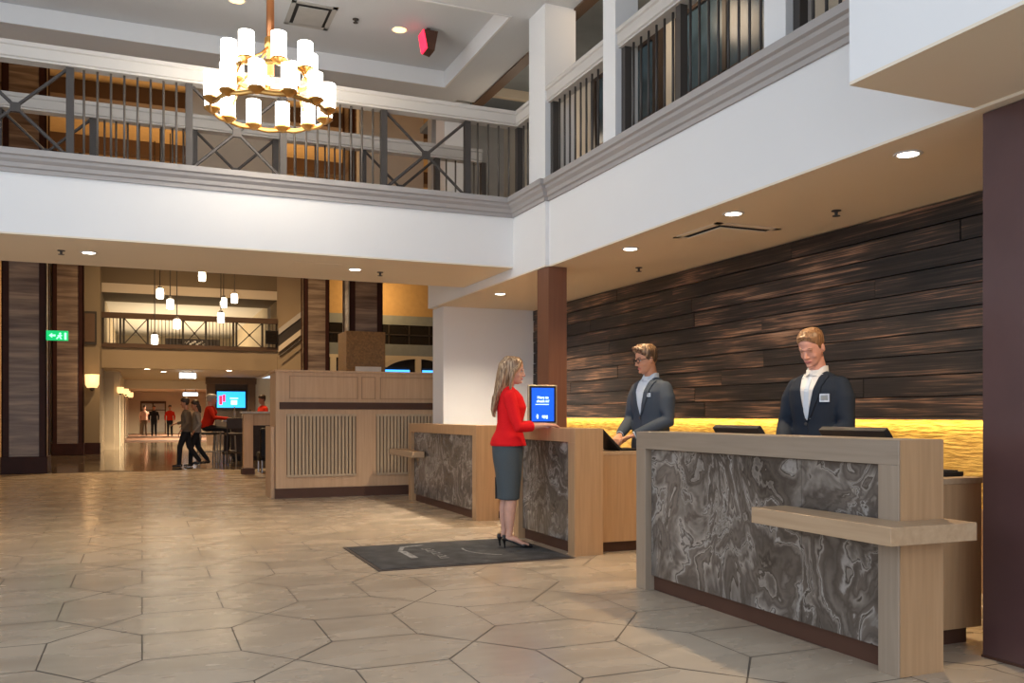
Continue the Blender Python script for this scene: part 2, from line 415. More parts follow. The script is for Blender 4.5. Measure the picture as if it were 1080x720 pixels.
# ------------------------------------------------------------------ setting: floor
def tiles(name, mat, x0, x1, y0, y1, px=0.915, py=1.08, ox=0.0, oy=4.65, g=0.004, keep=None):
    bm = bmesh.new(); lay = bm.faces.layers.float_color.new('tone') if hasattr(bm.faces.layers, 'float_color') else None
    tones = []
    w, h = 0.46, 0.53
    def poly(pts, lo=0.15, hi=1.0):
        cx = sum(p[0] for p in pts)/len(pts); cy = sum(p[1] for p in pts)/len(pts)
        if not (x0 <= cx <= x1 and y0 <= cy <= y1): return
        q = []
        for (x, y) in pts:
            dx, dy = x-cx, y-cy; d = math.hypot(dx, dy); k = (d-g*1.4)/d
            q.append((min(max(cx+dx*k, x0), x1), min(max(cy+dy*k, y0), y1)))
        bm.faces.new([bm.verts.new((x, y, 0.0)) for x, y in q]); tones.append(random.uniform(lo, hi))
    i0 = int((x0-ox)/px)-2; i1 = int((x1-ox)/px)+2; j0 = int((y0-oy)/py)-2; j1 = int((y1-oy)/py)+2
    for i in range(i0, i1):
        for j in range(j0, j1):
            X = ox+i*px; Y = oy+j*py; gx = px-w; gy = py-h
            poly([(X, Y), (X+w, Y), (X+w, Y+h), (X, Y+h)], 0.0, 0.5)
            poly([(X, Y+h), (X+w, Y+h), (X+w+gx/2, Y+h+gy/2), (X+w, Y+py), (X, Y+py), (X-gx/2, Y+h+gy/2)])
            poly([(X+w, Y), (X+w+gx/2, Y-gy/2), (X+px, Y), (X+px, Y+h), (X+w+gx/2, Y+h+gy/2), (X+w, Y+h)])
    bmesh.ops.recalc_face_normals(bm, faces=bm.faces)
    for f in bm.faces:
        if f.normal.z < 0: f.normal_flip()
    me = bpy.data.meshes.new(name); bm.to_mesh(me); bm.free()
    at = me.attributes.new('tone', 'FLOAT_COLOR', 'CORNER')
    for pl, t in zip(me.polygons, tones):
        for li in pl.loop_indices: at.data[li].color = (t, t, t, 1)
    me.materials.append(mat)
    o = bpy.data.objects.new(name, me); C.objects.link(o); o['kind'] = 'structure'
    return o
tiles('floor_limestone_tiles', M['tile'], -7, 6.2, -5, 20.3)
tiles('floor_polished_marble', M['darktile'], -7, 14, 20.3, 42, px=1.83, py=2.16)
struct('floor', MB().box(-7, 14, -5, 42, -0.3, -0.003), M['grout'])
struct('floor_carpet', MB().box(-0.9, 14, 42, 62, -0.3, 0.004), M['carpet'])

# ------------------------------------------------------------------ setting: balcony slabs, ceilings, walls
struct('wall_balcony_left', MB().box(-7, 3.70, 8.88, 10.45, 2.785, 3.5), M['white'])
struct('ceiling_soffit_left', MB().box(-7, 3.70, 8.88, 10.45, 2.77, 2.785), M['soffit'])
mb = MB(); mb.box(3.74, 5.6, 3.14, 11.97, 2.675, 3.5); mb.box(3.70, 3.74, 8.04, 11.97, 2.675, 3.5)
struct('wall_balcony_right', mb, M['white'])
mb = MB(); mb.box(3.74, 5.3, -1.0, 11.9, 2.66, 2.675); mb.box(3.70, 3.74, 8.04, 11.5, 2.66, 2.675)
struct('ceiling_soffit_right', mb, M['soffit'])
struct('wall_bulkhead', MB().box(2.96, 5.6, -1.0, 3.14, 2.69, 5.3), M['white'])
struct('ceiling_bulkhead', MB().box(2.96, 5.3, -1.0, 3.14, 2.675, 2.69), M['soffit'])
struct('wall_end_white', MB().box(3.77, 5.3, 11.5, 11.97, 0, 2.66), M['white'])
struct('wall_right_backing', MB().box(5.24, 5.6, -1.0, 11.5, 0, 2.675), M['white'])
# upper storey
mb = MB(); mb.box(-7, 4.04, 3.0, 8.49, 5.3, 5.5); mb.box(3.53, 4.04, 8.49, 11.02, 5.3, 5.5); mb.box(-7, 3.53, 10.67, 11.28, 5.3, 5.5); mb.box(3.53, 3.80, 11.02, 11.28, 5.3, 5.5)
mb.box(-7, -5.5, 8.49, 10.67, 5.3, 5.5)
struct('ceiling', mb, M['ceilgrey'])
struct('ceiling_tray', MB().box(-5.6, 3.6, 8.4, 10.8, 5.5, 5.6), M['ceilgrey'])
mb = MB()   # the white riser lining the tray recess
mb.box(-5.5, 3.53, 10.645, 10.669, 5.295, 5.499); mb.box(3.505, 3.529, 8.49, 10.645, 5.295, 5.499); mb.box(-5.5, 3.505, 8.491, 8.515, 5.295, 5.499)
struct('trim_1', mb, M['white'])
struct('ceiling_upper_corridor', MB().box(4.04, 5.3, 3.0, 13.5, 5.62, 5.7), M['greyblue'])
struct('trim_2', MB().box(4.04, 4.17, 3.2, 11.1, 5.28, 5.44), M['brownbeam'])
struct('wall_upper_right', MB().box(5.1, 5.3, 3.14, 13.0, 3.5, 5.6), M['cream'])
struct('wall_upper_corner', MB().box(3.95, 5.3, 12.6, 12.8, 3.4, 5.6), M['ventgrey'])
struct('wall_upper_pilaster', MB().box(3.92, 4.3, 11.9, 12.3, 3.4, 5.9), M['white'])
struct('floor_upper_right', MB().box(3.78, 5.1, 10.45, 12.6, 3.38, 3.5), M['brownbeam'])
for i, (ya, yb) in enumerate(((6.25, 7.65), (8.2, 9.5))):
    w = struct('window_%d' % (i+1), MB().box(5.06, 5.09, ya, yb, 3.55, 5.2), M['teal'])
    f = MB()
    f.box(5.03, 5.10, ya-0.12, ya, 3.5, 5.3); f.box(5.03, 5.10, yb, yb+0.12, 3.5, 5.3); f.box(5.03, 5.10, ya, yb, 5.2, 5.3)
    f.box(5.04, 5.10, (ya+yb)/2-0.03, (ya+yb)/2+0.03, 3.5, 5.2); f.box(5.04, 5.10, ya, yb, 4.35, 4.42)
    f.build('window_frame', M['darkwood'], w)

def sweep(path, prof, closed_prof=True):
    """sweep a profile (offset to the right of the path, z) along a mitred level path"""
    mb = MB(); n = len(path); rs = []
    for i in range(n):
        p = Vector(path[i]); ds = []
        if i > 0: ds.append((p-Vector(path[i-1])).normalized())
        if i < n-1: ds.append((Vector(path[i+1])-p).normalized())
        ns = [Vector((d.y, -d.x)) for d in ds]
        nn = ns[0] if len(ns) == 1 else (ns[0]+ns[1])/(1+ns[0].dot(ns[1]))
        rs.append([Vector((p.x+nn.x*d, p.y+nn.y*d, z)) for d, z in prof])
    mb.rings(rs); return mb
crown = [(0, 3.31), (0.02, 3.31), (0.022, 3.345), (0.04, 3.355), (0.045, 3.39), (0.075, 3.415), (0.08, 3.44), (0.105, 3.45), (0.11, 3.50), (0.0, 3.505)]
struct('trim_3', sweep([(-7, 8.88), (3.70, 8.88), (3.70, 8.04), (3.74, 8.04), (3.74, 3.14)], crown), M['moulding'])

# columns of the upper storey, standing on the moulding
for i, (x0, x1, y0, y1) in enumerate(((3.72, 4.06, 8.09, 8.49), (3.72, 3.94, 6.66, 6.88), (3.72, 3.94, 4.49, 4.70))):
    struct('wall_upper_post_%d' % i, MB().box(x0, x1, y0, y1, 3.5, 5.62), M['white'])

# ------------------------------------------------------------------ setting: the atrium and corridor far behind
struct('wall_far_left', MB().box(-8, -2.2, 33.0, 33.2, 0, 9), M['cream'])
struct('wall_corridor_jamb', MB().box(-1.2, -0.9, 33.9, 34.1, 0, 2.72), M['cream'])
struct('wall_upper_panel_left', MB().box(0.66, 1.9, 13.5, 13.7, 3.6, 9), M['cream'])
struct('wall_upper_panel_right', MB().box(3.3, 4.4, 14.5, 14.7, 3.6, 9), M['cream'])
struct('ceiling_atrium', MB().box(-8, 15, 11.02, 33, 9.0, 9.2), M['amberpaint'])
for k, y in enumerate((13.5, 18.5, 23.0, 27.5)):
    struct('trim_%d' % (4+k), MB().box(-8, 15, y, y+0.45, 8.62, 9.0), M['brownbeam'])
for k, x in enumerate((-3.2, 1.2, 6.0)):
    struct('trim_%d' % (8+k), MB().box(x, x+0.4, 11.1, 31.4, 8.7, 9.0), M['brownbeam'])
struct('wall_atrium_left', MB().box(-8.0, -7.8, 11, 33, 0, 9), M['cream'])
struct('wall_atrium_left_inner', MB().box(-6.0, -3.4, 24, 33, 0, 9), M['amberpaint'])
struct('wall_atrium_right', MB().box(14.6, 14.8, 11.97, 33, 0, 9), M['cream'])
struct('wall_atrium_near_right', MB().box(4.3, 14.6, 13.4, 13.6, 3.5, 9), M['cream'])
struct('wall_above_ceiling', MB().box(-8, 5.3, 11.2, 11.28, 5.5, 9), M['cream'])
struct('wall_bridge_pier_left', MB().box(-2.2, -1.2, 30.0, 34, 0, 9), M['umber'])
struct('baseboard_left', MB().box(-2.22, -1.18, 29.96, 30.0, 0, 0.35), M['mahogany'])
struct('wall_bridge_header', MB().box(-1.2, 4.3, 31.5, 34.0, 5.15, 9), M['umber'])
struct('trim_11', MB().box(-1.2, 4.3, 31.46, 31.5, 5.15, 5.45), M['soffit'])
struct('ceiling_bridge_room', MB().box(-1.2, 6.0, 34.0, 50, 5.3, 5.4), M['white'])
struct('wall_bridge_room_back', MB().box(-1.4, 6.2, 50, 50.2, 3.4, 5.4), M['cream'])
struct('wall_bridge_room_left', MB().box(-1.4, -1.2, 34, 50, 2.7, 5.4), M['cream'])
struct('wall_bridge_room_right', MB().box(4.3, 4.5, 34, 50, 2.7, 5.4), M['cream'])
struct('wall_bridge_fascia', MB().box(-1.2, 4.3, 31.5, 50, 2.72, 3.42), M['tan'])
struct('trim_12', MB().box(-1.2, 4.3, 31.42, 31.5, 3.38, 3.52), M['brownbeam'])
struct('wall_corridor_left', MB().box(-1.1, -0.9, 34, 62, 0, 2.72), M['cream'])
for k, y in enumerate((34.0, 37.5, 41.0, 46.0, 53.0)):
    struct('trim_%d' % (13+k), MB().box(-0.9, -0.72, y, y+0.9, 0, 2.72), M['cream'])
struct('wall_corridor_back', MB().box(-1.1, 9, 62, 62.3, 0, 2.72), M['cream'])
struct('wall_corridor_right', MB().box(7.5, 7.7, 38.2, 62, 0, 2.72), M['cream'])
struct('ceiling_corridor', MB().box(-1.1, 9, 50, 62, 2.70, 2.8), M['cream'])
struct('wall_corridor_header', MB().box(-0.9, 7.5, 42, 42.3, 2.35, 2.72), M['cream'])
struct('wall_beside_portal', MB().box(4.3, 6.5, 38.0, 38.3, 0, 2.72), M['cream'])
struct('wall_stair', MB().box(4.3, 5.35, 31.5, 33.2, 2.72, 9), M['tan'])
struct('wall_under_stair', MB().box(4.5, 5.35, 31.5, 33.2, 0, 2.72), M['cream'])
w = struct('window_3', MB().box(-0.05, 1.35, 61.93, 61.99, 0.1, 1.95), M['ventgrey'])
f = MB()
for x in (-0.1, 0.6, 1.35): f.box(x, x+0.08, 61.88, 61.93, 0, 2.1)
f.box(-0.1, 1.43, 61.88, 61.93, 1.95, 2.1); f.box(-0.1, 1.43, 61.88, 61.93, 1.5, 1.56)
f.build('window_frame', M['brownbeam'], w)
# far right: amber wall, blue-grey bands, window grid and arches
mb = MB(); mb.box(5.35, 14.6, 33.0, 33.3, 0, 9)
struct('wall_far_right', mb, M['amberpaint'])
mb = MB(); mb.box(5.35, 14.6, 32.9, 33.0, 4.62, 4.97); mb.box(5.35, 14.6, 32.9, 33.0, 3.45, 3.88)
struct('trim_18', mb, M['greyblue'])
w = struct('window_4', MB().box(5.35, 14.6, 32.94, 32.99, 3.88, 4.62), M['window'])
f = MB()
for k in range(12): f.box(5.4+k*0.8, 5.45+k*0.8, 32.9, 32.95, 3.88, 4.62)
f.box(5.35, 14.6, 32.9, 32.95, 4.22, 4.27); f.build('window_frame', M['darkmetal'], w)
w = struct('window_5', MB().box(5.35, 14.6, 32.95, 32.99, 0.0, 3.45), M['window'])
f = MB()
for cx in (6.5, 9.76, 13.0):
    pts = []
    for k in range(25):
        an = PI*k/24; pts.append((cx+1.63*math.cos(an), 2.65+0.80*math.sin(an)))
    for k in range(24):
        (xa, za), (xb, zb) = pts[k], pts[k+1]
        f.bm.faces.new([f.bm.verts.new(p) for p in ((xa, 32.9, za), (xb, 32.9, zb), (xb, 32.9, 3.45), (xa, 32.9, 3.45))])
        s_ = (1.63-0.13)/1.63
        a2 = (cx+(xa-cx)*s_, za-0.11); b2 = (cx+(xb-cx)*s_, zb-0.11)
        f.bm.faces.new([f.bm.verts.new(p) for p in ((xa, 32.86, za), (xb, 32.86, zb), (b2[0], 32.86, b2[1]), (a2[0], 32.86, a2[1]))])
        f.bm.faces.new([f.bm.verts.new(p) for p in ((a2[0], 32.86, a2[1]), (b2[0], 32.86, b2[1]), (b2[0], 32.95, b2[1]), (a2[0], 32.95, a2[1]))])
    f.box(cx-1.72, cx-1.52, 32.84, 32.95, 0, 2.7); f.box(cx+1.52, cx+1.72, 32.84, 32.95, 0, 2.7)
    f.box(cx-0.1, cx+0.12, 32.84, 32.95, 0, 3.36)
f.build('arch_surround', M['cream'], w)

# ------------------------------------------------------------------ charred plank wall behind the desks
mb = MB(); z = 1.165; row = 0
while z < 2.655:
    h = 0.149; y = -0.8 - random.random()*2.0
    while y < 11.5:
        L = random.uniform(2.1, 3.6); dx = random.uniform(0, 0.008)
        ya, yb = max(y, -0.9), min(y+L, 11.49)
        if yb > ya+0.02: mb.box(5.10-dx, 5.14, ya, yb-0.006, z+0.0045, min(z+h-0.0045, 2.657))
        y += L
    z += h; row += 1
o = struct('wall_right_planks', mb, M['planks'])
struct('wall_right_plank_backing', MB().box(5.14, 5.24, -0.9, 11.5, 1.165, 2.66), M['gap'])
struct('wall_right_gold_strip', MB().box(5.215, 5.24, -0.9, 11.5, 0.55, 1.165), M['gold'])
struct('wall_right_lower', MB().box(5.16, 5.24, -0.9, 11.5, 0, 0.55), M['oak'])
t = thing('cove_light', 'long warm strip light tucked under the dark plank wall', 'light', (5.16, 5.3, 1.16))
MB().box(5.145, 5.18, -0.8, 11.4, 1.150, 1.163).build('channel', M['steel'], t)
lamp('strip_glow', 'AREA', (5.172, 5.3, 1.147), 19, (1.0, 0.76, 0.30), parent=t, size=0.03, size_y=12.0, rot=(0, R(-22), 0))

# ------------------------------------------------------------------ railings
def railing(name, label, panels, at, z0=3.505, z1=4.30, kind='near', group=None, capdir=None, cap=None):
    t = thing(name, label, 'railing', at(panels[0][1], 0, z0), group)
    return t
def bar(mb, p, q, w=0.012):
    mb.tube([p, q], w, seg=6)
def make_railing(label, line, segs, caps, mats, z0=3.505, z1=4.30, group=None, depth=0.0):
    """line(s, z) -> world point; segs: list of (kind, s0, s1) with kind 'x' or 'v'"""
    t = thing('railing', label, 'railing', line(segs[0][1], z0), group)
    caps(t)
    posts = sorted({round(s, 3) for k, a, b_ in segs for s in (a, b_)})
    for s in posts:
        mb = MB(); p = Vector(line(s, 0)); 
        mb.box(p.x-0.032, p.x+0.032, p.y-0.032, p.y+0.032, z0, z1+0.02)
        mb.build('post', mats[0], t)
    for k, a, b_ in segs:
        if k == 'x':
            mb = MB(); e = 0.03 if b_ > a else -0.03
            bar(mb, line(a+e, z0+0.02), line(b_-e, z1-0.01), 0.016)
            bar(mb, line(a+e, z1-0.01), line(b_-e, z0+0.02), 0.016)
            mp = Vector(line((a+b_)/2, (z0+z1)/2)); mb.box(mp.x-0.04, mp.x+0.04, mp.y-0.02, mp.y+0.02, mp.z-0.04, mp.z+0.04)
            mb.build('cross_brace', mats[0], t)
        else:
            n = max(1, int(round(abs(b_-a)/0.112))-1)
            for i in range(1, n+1):
                s = a+(b_-a)*i/(n+1)
                mb = MB(); mb.tube([line(s, z0), line(s, z1+0.01)], 0.0105, seg=8)
                mb.build('baluster', mats[1], t, smooth=True)
    return t
capprof = [(-0.07, 4.31), (0.06, 4.31), (0.06, 4.325), (0.075, 4.335), (0.075, 4.42), (0.09, 4.43), (0.09, 4.465), (-0.085, 4.465), (-0.085, 4.43), (-0.07, 4.42)]
LSEG = [('v', -3.5, -2.46), ('x', -2.46, -1.47), ('x', -1.47, -0.60), ('v', -0.60, 0.41), ('x', 0.41, 1.28), ('v', 1.28, 2.29), ('x', 2.29, 3.20), ('v', 3.20, 3.80)]
def cap_near(t):
    sweep([(-6.9, 8.95), (3.81, 8.95), (3.81, 8.50)], capprof).build('cap_rail', M['caprail'], t)
    for s in (8.84, 8.73, 8.62):
        MB().tube([(3.81, s, 3.505), (3.81, s, 4.31)], 0.0105, seg=8).build('baluster', M['baluster'], t, smooth=True)
make_railing('grey metal balcony railing with crossed braces behind the chandelier, nearest the viewer', lambda s, z: (s, 8.95, z), [('x', -4.4, -3.5)]+LSEG, cap_near, (M['bronze'], M['baluster']))
def cap_far(t):
    sweep([(-6.9, 10.38), (3.88, 10.38)], capprof).build('cap_rail', M['caprail'], t)
make_railing('second balcony railing seen through the nearer one, along the far side of the walkway', lambda s, z: (s+0.12, 10.38, z), [('x', -4.4, -3.5)]+LSEG, cap_far, (M['bronze'], M['baluster']))
for (a, b_, mid, lab) in ((8.09, 6.88, None, 'short railing section between the corner column and the slim white post'),
                     (6.66, 4.70, 5.79, 'railing section with a thick dark middle post between two slim white posts'),
                     (4.49, 3.16, None, 'railing section at the top right, ending at the white bulkhead')):
    def capr(t, a=a, b_=b_):
        sweep([(3.81, a), (3.81, b_)], capprof).build('cap_rail', M['caprail'], t)
    sg = [('v', a-0.03, mid), ('v', mid, b_+0.03)] if mid else [('v', a-0.03, b_+0.03)]
    make_railing('brown metal '+lab, lambda s, z: (3.81, s, z), sg, capr, (M['bronze'], M['bronze']))

# far bridge railing
def cap_bridge(t):
    MB().box(-1.2, 4.3, 31.35, 31.5, 4.32, 4.50).build('cap_rail', M['brownbeam'], t)
make_railing('dark railing of the distant bridge beyond the hanging glass lights', lambda s, z: (s, 31.44, z),
    [('v', -1.17, -0.65), ('x', -0.55, 0.17), ('v', 0.17, 1.25), ('x', 1.25, 1.97), ('v', 1.97, 2.85), ('x', 2.95, 3.80), ('v', 3.80, 4.27)], cap_bridge, (M['darkmetal'], M['darkmetal']), z0=3.5, z1=4.32)

# ------------------------------------------------------------------ pillars
def column(name, label, x0, x1, y0, y1, z1, base=0.35, block=None):
    t = thing(name, label, 'column', ((x0+x1)/2, (y0+y1)/2, 0), 'banded stone columns')
    MB().box(x0+0.02, x1-0.02, y0+0.02, y1-0.02, base, z1).build('shaft', M['travertine'], t)
    MB().box(x0-0.02, x1+0.02, y0-0.02, y1+0.02, 0, base).build('base', M['mahogany'], t, bevel=0.01)
    for cx, cy in ((x0, y0), (x1, y0), (x0, y1), (x1, y1)):
        mb = MB(); sx = 1 if cx == x0 else -1; sy = 1 if cy == y0 else -1
        mb.box(min(cx, cx+sx*0.13), max(cx, cx+sx*0.13), min(cy, cy+sy*0.02), max(cy, cy+sy*0.02), base, z1)
        mb.box(min(cx, cx+sx*0.02), max(cx, cx+sx*0.02), min(cy, cy+sy*0.13), max(cy, cy+sy*0.13), base, z1)
        mb.build('corner_trim', M['mahogany'], t)
    if block:
        MB().box(x0-0.1, x1+0.03, y0-0.12, y1+0.02, 0, block).build('mosaic_panel', M['cork'], t)
    return t
column('column', 'banded brown stone column, leftmost, beside the green sign', -2.60, -1.80, 20.35, 21.15, 9)
column('column', 'banded stone column standing behind and right of the green sign', -2.45, -1.62, 29.4, 29.9, 9)
column('column', 'banded stone column above the left part of the panelled partition', 4.87, 5.70, 29.4, 30.0, 9)
column('column', 'banded stone column with ochre mosaic on its lower part', 4.42, 5.20, 20.4, 21.2, 9, block=3.12)
t = thing('support_pillar', 'slim square brown metal pillar beside the woman\'s desk', 'pillar', (3.81, 8.14, 0))
MB().box(3.715, 3.915, 8.0, 8.27, 0.0, 2.655).build('cladding', M['copper'], t)
MB().box(3.70, 3.93, 7.985, 8.285, 0.0, 0.1).build('base', M['darkband'], t)
t = thing('support_pillar', 'wide dark plum pillar cut by the right edge of the view', 'pillar', (4.05, 2.8, 0))
MB().box(3.80, 4.4, 2.45, 3.14, 0.0, 2.655).build('cladding', M['plum'], t)
MB().box(3.795, 4.405, 2.445, 3.145, 0.0, 0.012).build('base', M['darkband'], t)

# ------------------------------------------------------------------ reception desks
def desk(label, x0, y0, y1, joints, shelf=None, back=True, hp='oak', far_leg=0.12, thick=0.27, woods=('oak_grey', 'oak_grey_v')):
    t = thing('reception_desk', label, 'desk', (x0+thick/2, (y0+y1)/2, 0), 'reception desks')
    x1 = x0+thick
    MB().box(x0, x1, y0, y1, 0.955, 1.07).build('top_beam', M[woods[0]], t, bevel=0.002)
    MB().box(x0, x1, y0, y0+0.12, 0, 0.955).build('side_panel', M[woods[1]], t, bevel=0.002)
    MB().box(x0, x1, y1-far_leg, y1, 0, 0.955).build('side_panel', M[woods[1]], t, bevel=0.002)
    # the wood skin of the end face and the back
    MB().box(x0+0.01, x1, y0-0.004, y0, 0.0, 1.068).build('end_veneer', M['oak'], t)
    MB().box(x0+0.08, x1-0.01, y0+0.12, y1-far_leg, 0.1, 0.955).build('core', M['darkband'], t)
    ys = [y0+0.125]+joints+[y1-far_leg-0.005]
    for a, b_ in zip(ys, ys[1:]):
        MB().box(x0+0.045, x0+0.08, a+0.0015, b_-0.0015, 0.10, 0.95).build('stone_panel', M['marble'], t)
    MB().box(x0+0.07, x1-0.03, y0+0.12, y1-far_leg, 0, 0.10).build('toe_kick', M['darkband'], t)
    if shelf:
        sx0, sx1, sy0, sy1, sz0, sz1 = shelf
        mb = MB()
        if sy0 < y0:   # wraps the near end
            mb.prism([(sx0, sy0), (sx1, sy0), (sx1, y0-0.004), (x0, y0-0.004), (x0, sy1), (sx0, sy1)], sz0, sz1)
        else:
            mb.prism([(sx0, sy0), (x0, sy0), (x0, y1), (sx1, y1), (sx1, sy1), (sx0, sy1)], sz0, sz1)
        mb.build('ledge_shelf', M['oak_h'], t, bevel=0.002)
    if back:
        bx0, bx1, by0, by1, bz = back
        MB().box(bx0, bx1, by0, by1, 0.09, bz-0.03).build('cabinet', M['oak'], t)
        MB().box(bx0, bx1+0.01, by0-0.006, by1+0.006, bz-0.03, bz).build('work_top', M['oak_h'], t, bevel=0.002)
        MB().box(bx0, bx1-0.05, by0+0.05, by1-0.05, 0, 0.09).build('toe_kick', M['darkband'], t)
    return t
desk('large marble-fronted reception desk in the foreground with a wooden ledge', 3.14, 3.03, 5.33, [3.72], shelf=(2.92, 3.425, 2.86, 3.79, 0.625, 0.705), back=(3.412, 4.02, 3.33, 5.2, 0.86))
desk('narrow marble-fronted reception desk where the woman in red stands', 3.34, 6.68, 8.0, [], back=(3.612, 4.10, 6.76, 7.95, 0.87), woods=('oak', 'oak'))
desk('farthest marble-fronted reception desk in front of the white wall', 3.44, 9.33, 12.05, [10.8], shelf=(3.27, 3.6, 11.3, 12.5, 0.625, 0.705), back=(3.712, 4.2, 9.45, 11.45, 0.87), woods=('oak', 'oak'))

# things on the desks
def tilt_screen(label, x, y, z, w, h, rz, tilt, group, mats=('black', 'black'), stand=True):
    t = thing('computer_monitor', label, 'monitor', (x, y, z), group, rz=rz)
    A = Matrix.Translation((0, 0, 0.03)) @ Matrix.Rotation(tilt, 4, 'Y')
    def bx(mb, a): 
        s = len(mb.bm.verts); mb.box(*a); mb.bm.verts.ensure_lookup_table()
        for v in mb.bm.verts[s:]: v.co = A @ v.co
    mb = MB(); bx(mb, (-0.018, 0.018, -w/2, w/2, 0, h)); mb.build('casing', M['black'], t, local=True, bevel=0.004)
    mb = MB(); bx(mb, (0.018, 0.020, -w/2+0.015, w/2-0.015, 0.015, h-0.015)); mb.build('screen', M['window'], t, local=True)
    mb = MB(); mb.box(-0.09, 0.09, -0.1, 0.1, 0, 0.012); mb.tube([(-0.02, 0, 0.01), (A @ Vector((-0.02, 0, h*0.4)))], 0.018, seg=8)
    mb.build('stand', M['steel'], t, local=True)
    return t
tilt_screen('black tilted monitor on the foreground desk, left of the sandy-haired man', 3.845, 4.95, 0.86, 0.49, 0.27, 0, R(-37), 'tilted desk monitors')
tilt_screen('black tilted monitor on the foreground desk, in front of the sandy-haired man', 3.845, 3.89, 0.86, 0.50, 0.27, 0, R(-37), 'tilted desk monitors')
t = thing('laptop', 'open black laptop under the hands of the man with glasses', 'laptop', (3.80, 6.93, 0.87))
MB().prism([(3.85, 6.79), (4.07, 6.79), (4.07, 7.10), (3.85, 7.10)], 0.872, 0.888).build('keyboard_base', M['black'], t, bevel=0.003)
mb = MB(); mb.rings([[Vector((3.845, y, 0.875)), Vector((3.86, y, 0.885)), Vector((3.67, y, 1.065)), Vector((3.655, y, 1.055))] for y in (6.79, 7.10)])
mb.build('lid', M['black'], t)
mb = MB()
for i in range(10):
    for j in range(4): mb.box(3.90+j*0.035, 3.927+j*0.035, 6.80+i*0.0245, 6.82+i*0.0245, 0.888, 0.891)
mb.build('keys', M['bronze'], t)
t = thing('desk_keypad', 'black keypad at the right end of the foreground desk', 'keypad', (3.88, 3.50, 0.86))
MB().box(3.74, 4.0, 3.42, 3.60, 0.861, 0.885).build('case', M['black'], t, bevel=0.004)
mb = MB()
for i in range(6):
    for j in range(4): mb.box(3.76+i*0.037, 3.79+i*0.037, 3.435+j*0.038, 3.465+j*0.038, 0.885, 0.893)
mb.build('keys', M['bronze'], t)
# kiosk display facing the room
t = thing('display_kiosk', 'upright blue screen in a pale frame standing on the woman\'s desk', 'screen', (3.52, 7.72, 1.07), rz=R(-4))
MB().box(-0.145, 0.145, -0.012, 0.02, 0.03, 0.40).build('frame', M['goldframe'], t, local=True, bevel=0.004)
MB().box(-0.135, 0.135, -0.0135, -0.012, 0.04, 0.39).build('bezel', M['black'], t, local=True)
sc_ = MB().box(-0.113, 0.113, -0.0150, -0.0135, 0.055, 0.372).build('screen', M['screenblue'], t, local=True)
MB().box(-0.1, 0.1, -0.05, 0.07, 0.0, 0.012).box(-0.03, 0.03, 0.02, 0.035, 0.01, 0.2).build('stand', M['goldframe'], t, local=True)
def text(body, size, loc, mat, parent, rot=(R(90), 0, 0), name='lettering', align='CENTER', ext=0.0006, bold=0.0):
    cu = bpy.data.curves.new(name, 'FONT'); cu.body = body; cu.size = size; cu.extrude = ext; cu.align_x = align; cu.offset = bold
    cu.materials.append(mat)
    tmp = bpy.data.objects.new(name, cu); C.objects.link(tmp)
    me = bpy.data.meshes.new_from_object(tmp.evaluated_get(bpy.context.evaluated_depsgraph_get())); bpy.data.objects.remove(tmp)
    if not me.materials: me.materials.append(mat)
    o = bpy.data.objects.new(name, me); C.objects.link(o); o.location = loc; o.rotation_euler = rot; o.parent = parent
    return o
text('Here to', 0.035, (0, -0.0165, 0.27), M['screentext'], sc_, bold=0.0008)
text('check in?', 0.035, (0, -0.0165, 0.235), M['screentext'], sc_, bold=0.0008)
mb = MB(); mb.box(-0.075, 0.06, -0.0165, -0.015, 0.212, 0.218); mb.build('underline', M['screentext'], sc_, local=True)
mb = MB(); mb.prism([(-0.065, 0.105), (-0.055, 0.125), (-0.045, 0.105), (-0.05, 0.08), (-0.06, 0.08)], -0.0165, -0.015, mp=lambda x, y, z: (x, z, y)); mb.build('logo', M['screentext'], sc_, local=True)
text('spg', 0.045, (0.02, -0.0165, 0.09), M['screentext'], sc_, bold=0.0008)

# floor mat
t = thing('floor_mat', 'charcoal welcome mat on the floor in front of the woman', 'mat', (2.5, 7.25, 0))
MB().box(1.65, 3.30, 6.60, 7.90, 0.001, 0.007).build('rubber_edge', M['matrim'], t, bevel=0.002)
MB().box(1.68, 3.27, 6.63, 7.87, 0.007, 0.011).build('pile', M['matpile'], t)
lg = MB(); LZ = (0.011, 0.0118)
lg.prism([(2.02, 7.42), (2.06, 7.42), (2.15, 7.66), (2.35, 7.72), (2.34, 7.75), (2.12, 7.70)], *LZ)
lg.prism([(2.04, 7.06), (2.10, 7.06), (2.10, 7.44), (2.04, 7.44)], *LZ)
lg.build('printed_emblem', M['matprint'], t)
mb = MB()
for k in range(7):
    x = 2.26+(k % 2)*0.012; y = 6.96+k*0.085
    mb.box(x, x+0.075, y, y+0.018, *LZ); mb.box(x, x+0.012, y, y+0.055, *LZ)
    if k % 2: mb.box(x+0.06, x+0.072, y, y+0.055, *LZ)
for k in range(18):
    a = PI*0.9+k*0.075; a2 = a+0.085
    mb.bm.faces.new([mb.bm.verts.new(p) for p in ((3.0+0.42*math.cos(a), 7.30+0.42*math.sin(a), 0.0116), (3.0+0.42*math.cos(a2), 7.30+0.42*math.sin(a2), 0.0116), (3.0+0.40*math.cos(a2), 7.30+0.40*math.sin(a2), 0.0116), (3.0+0.40*math.cos(a), 7.30+0.40*math.sin(a), 0.0116))])
mb.build('printed_lettering', M['matprint'], t)

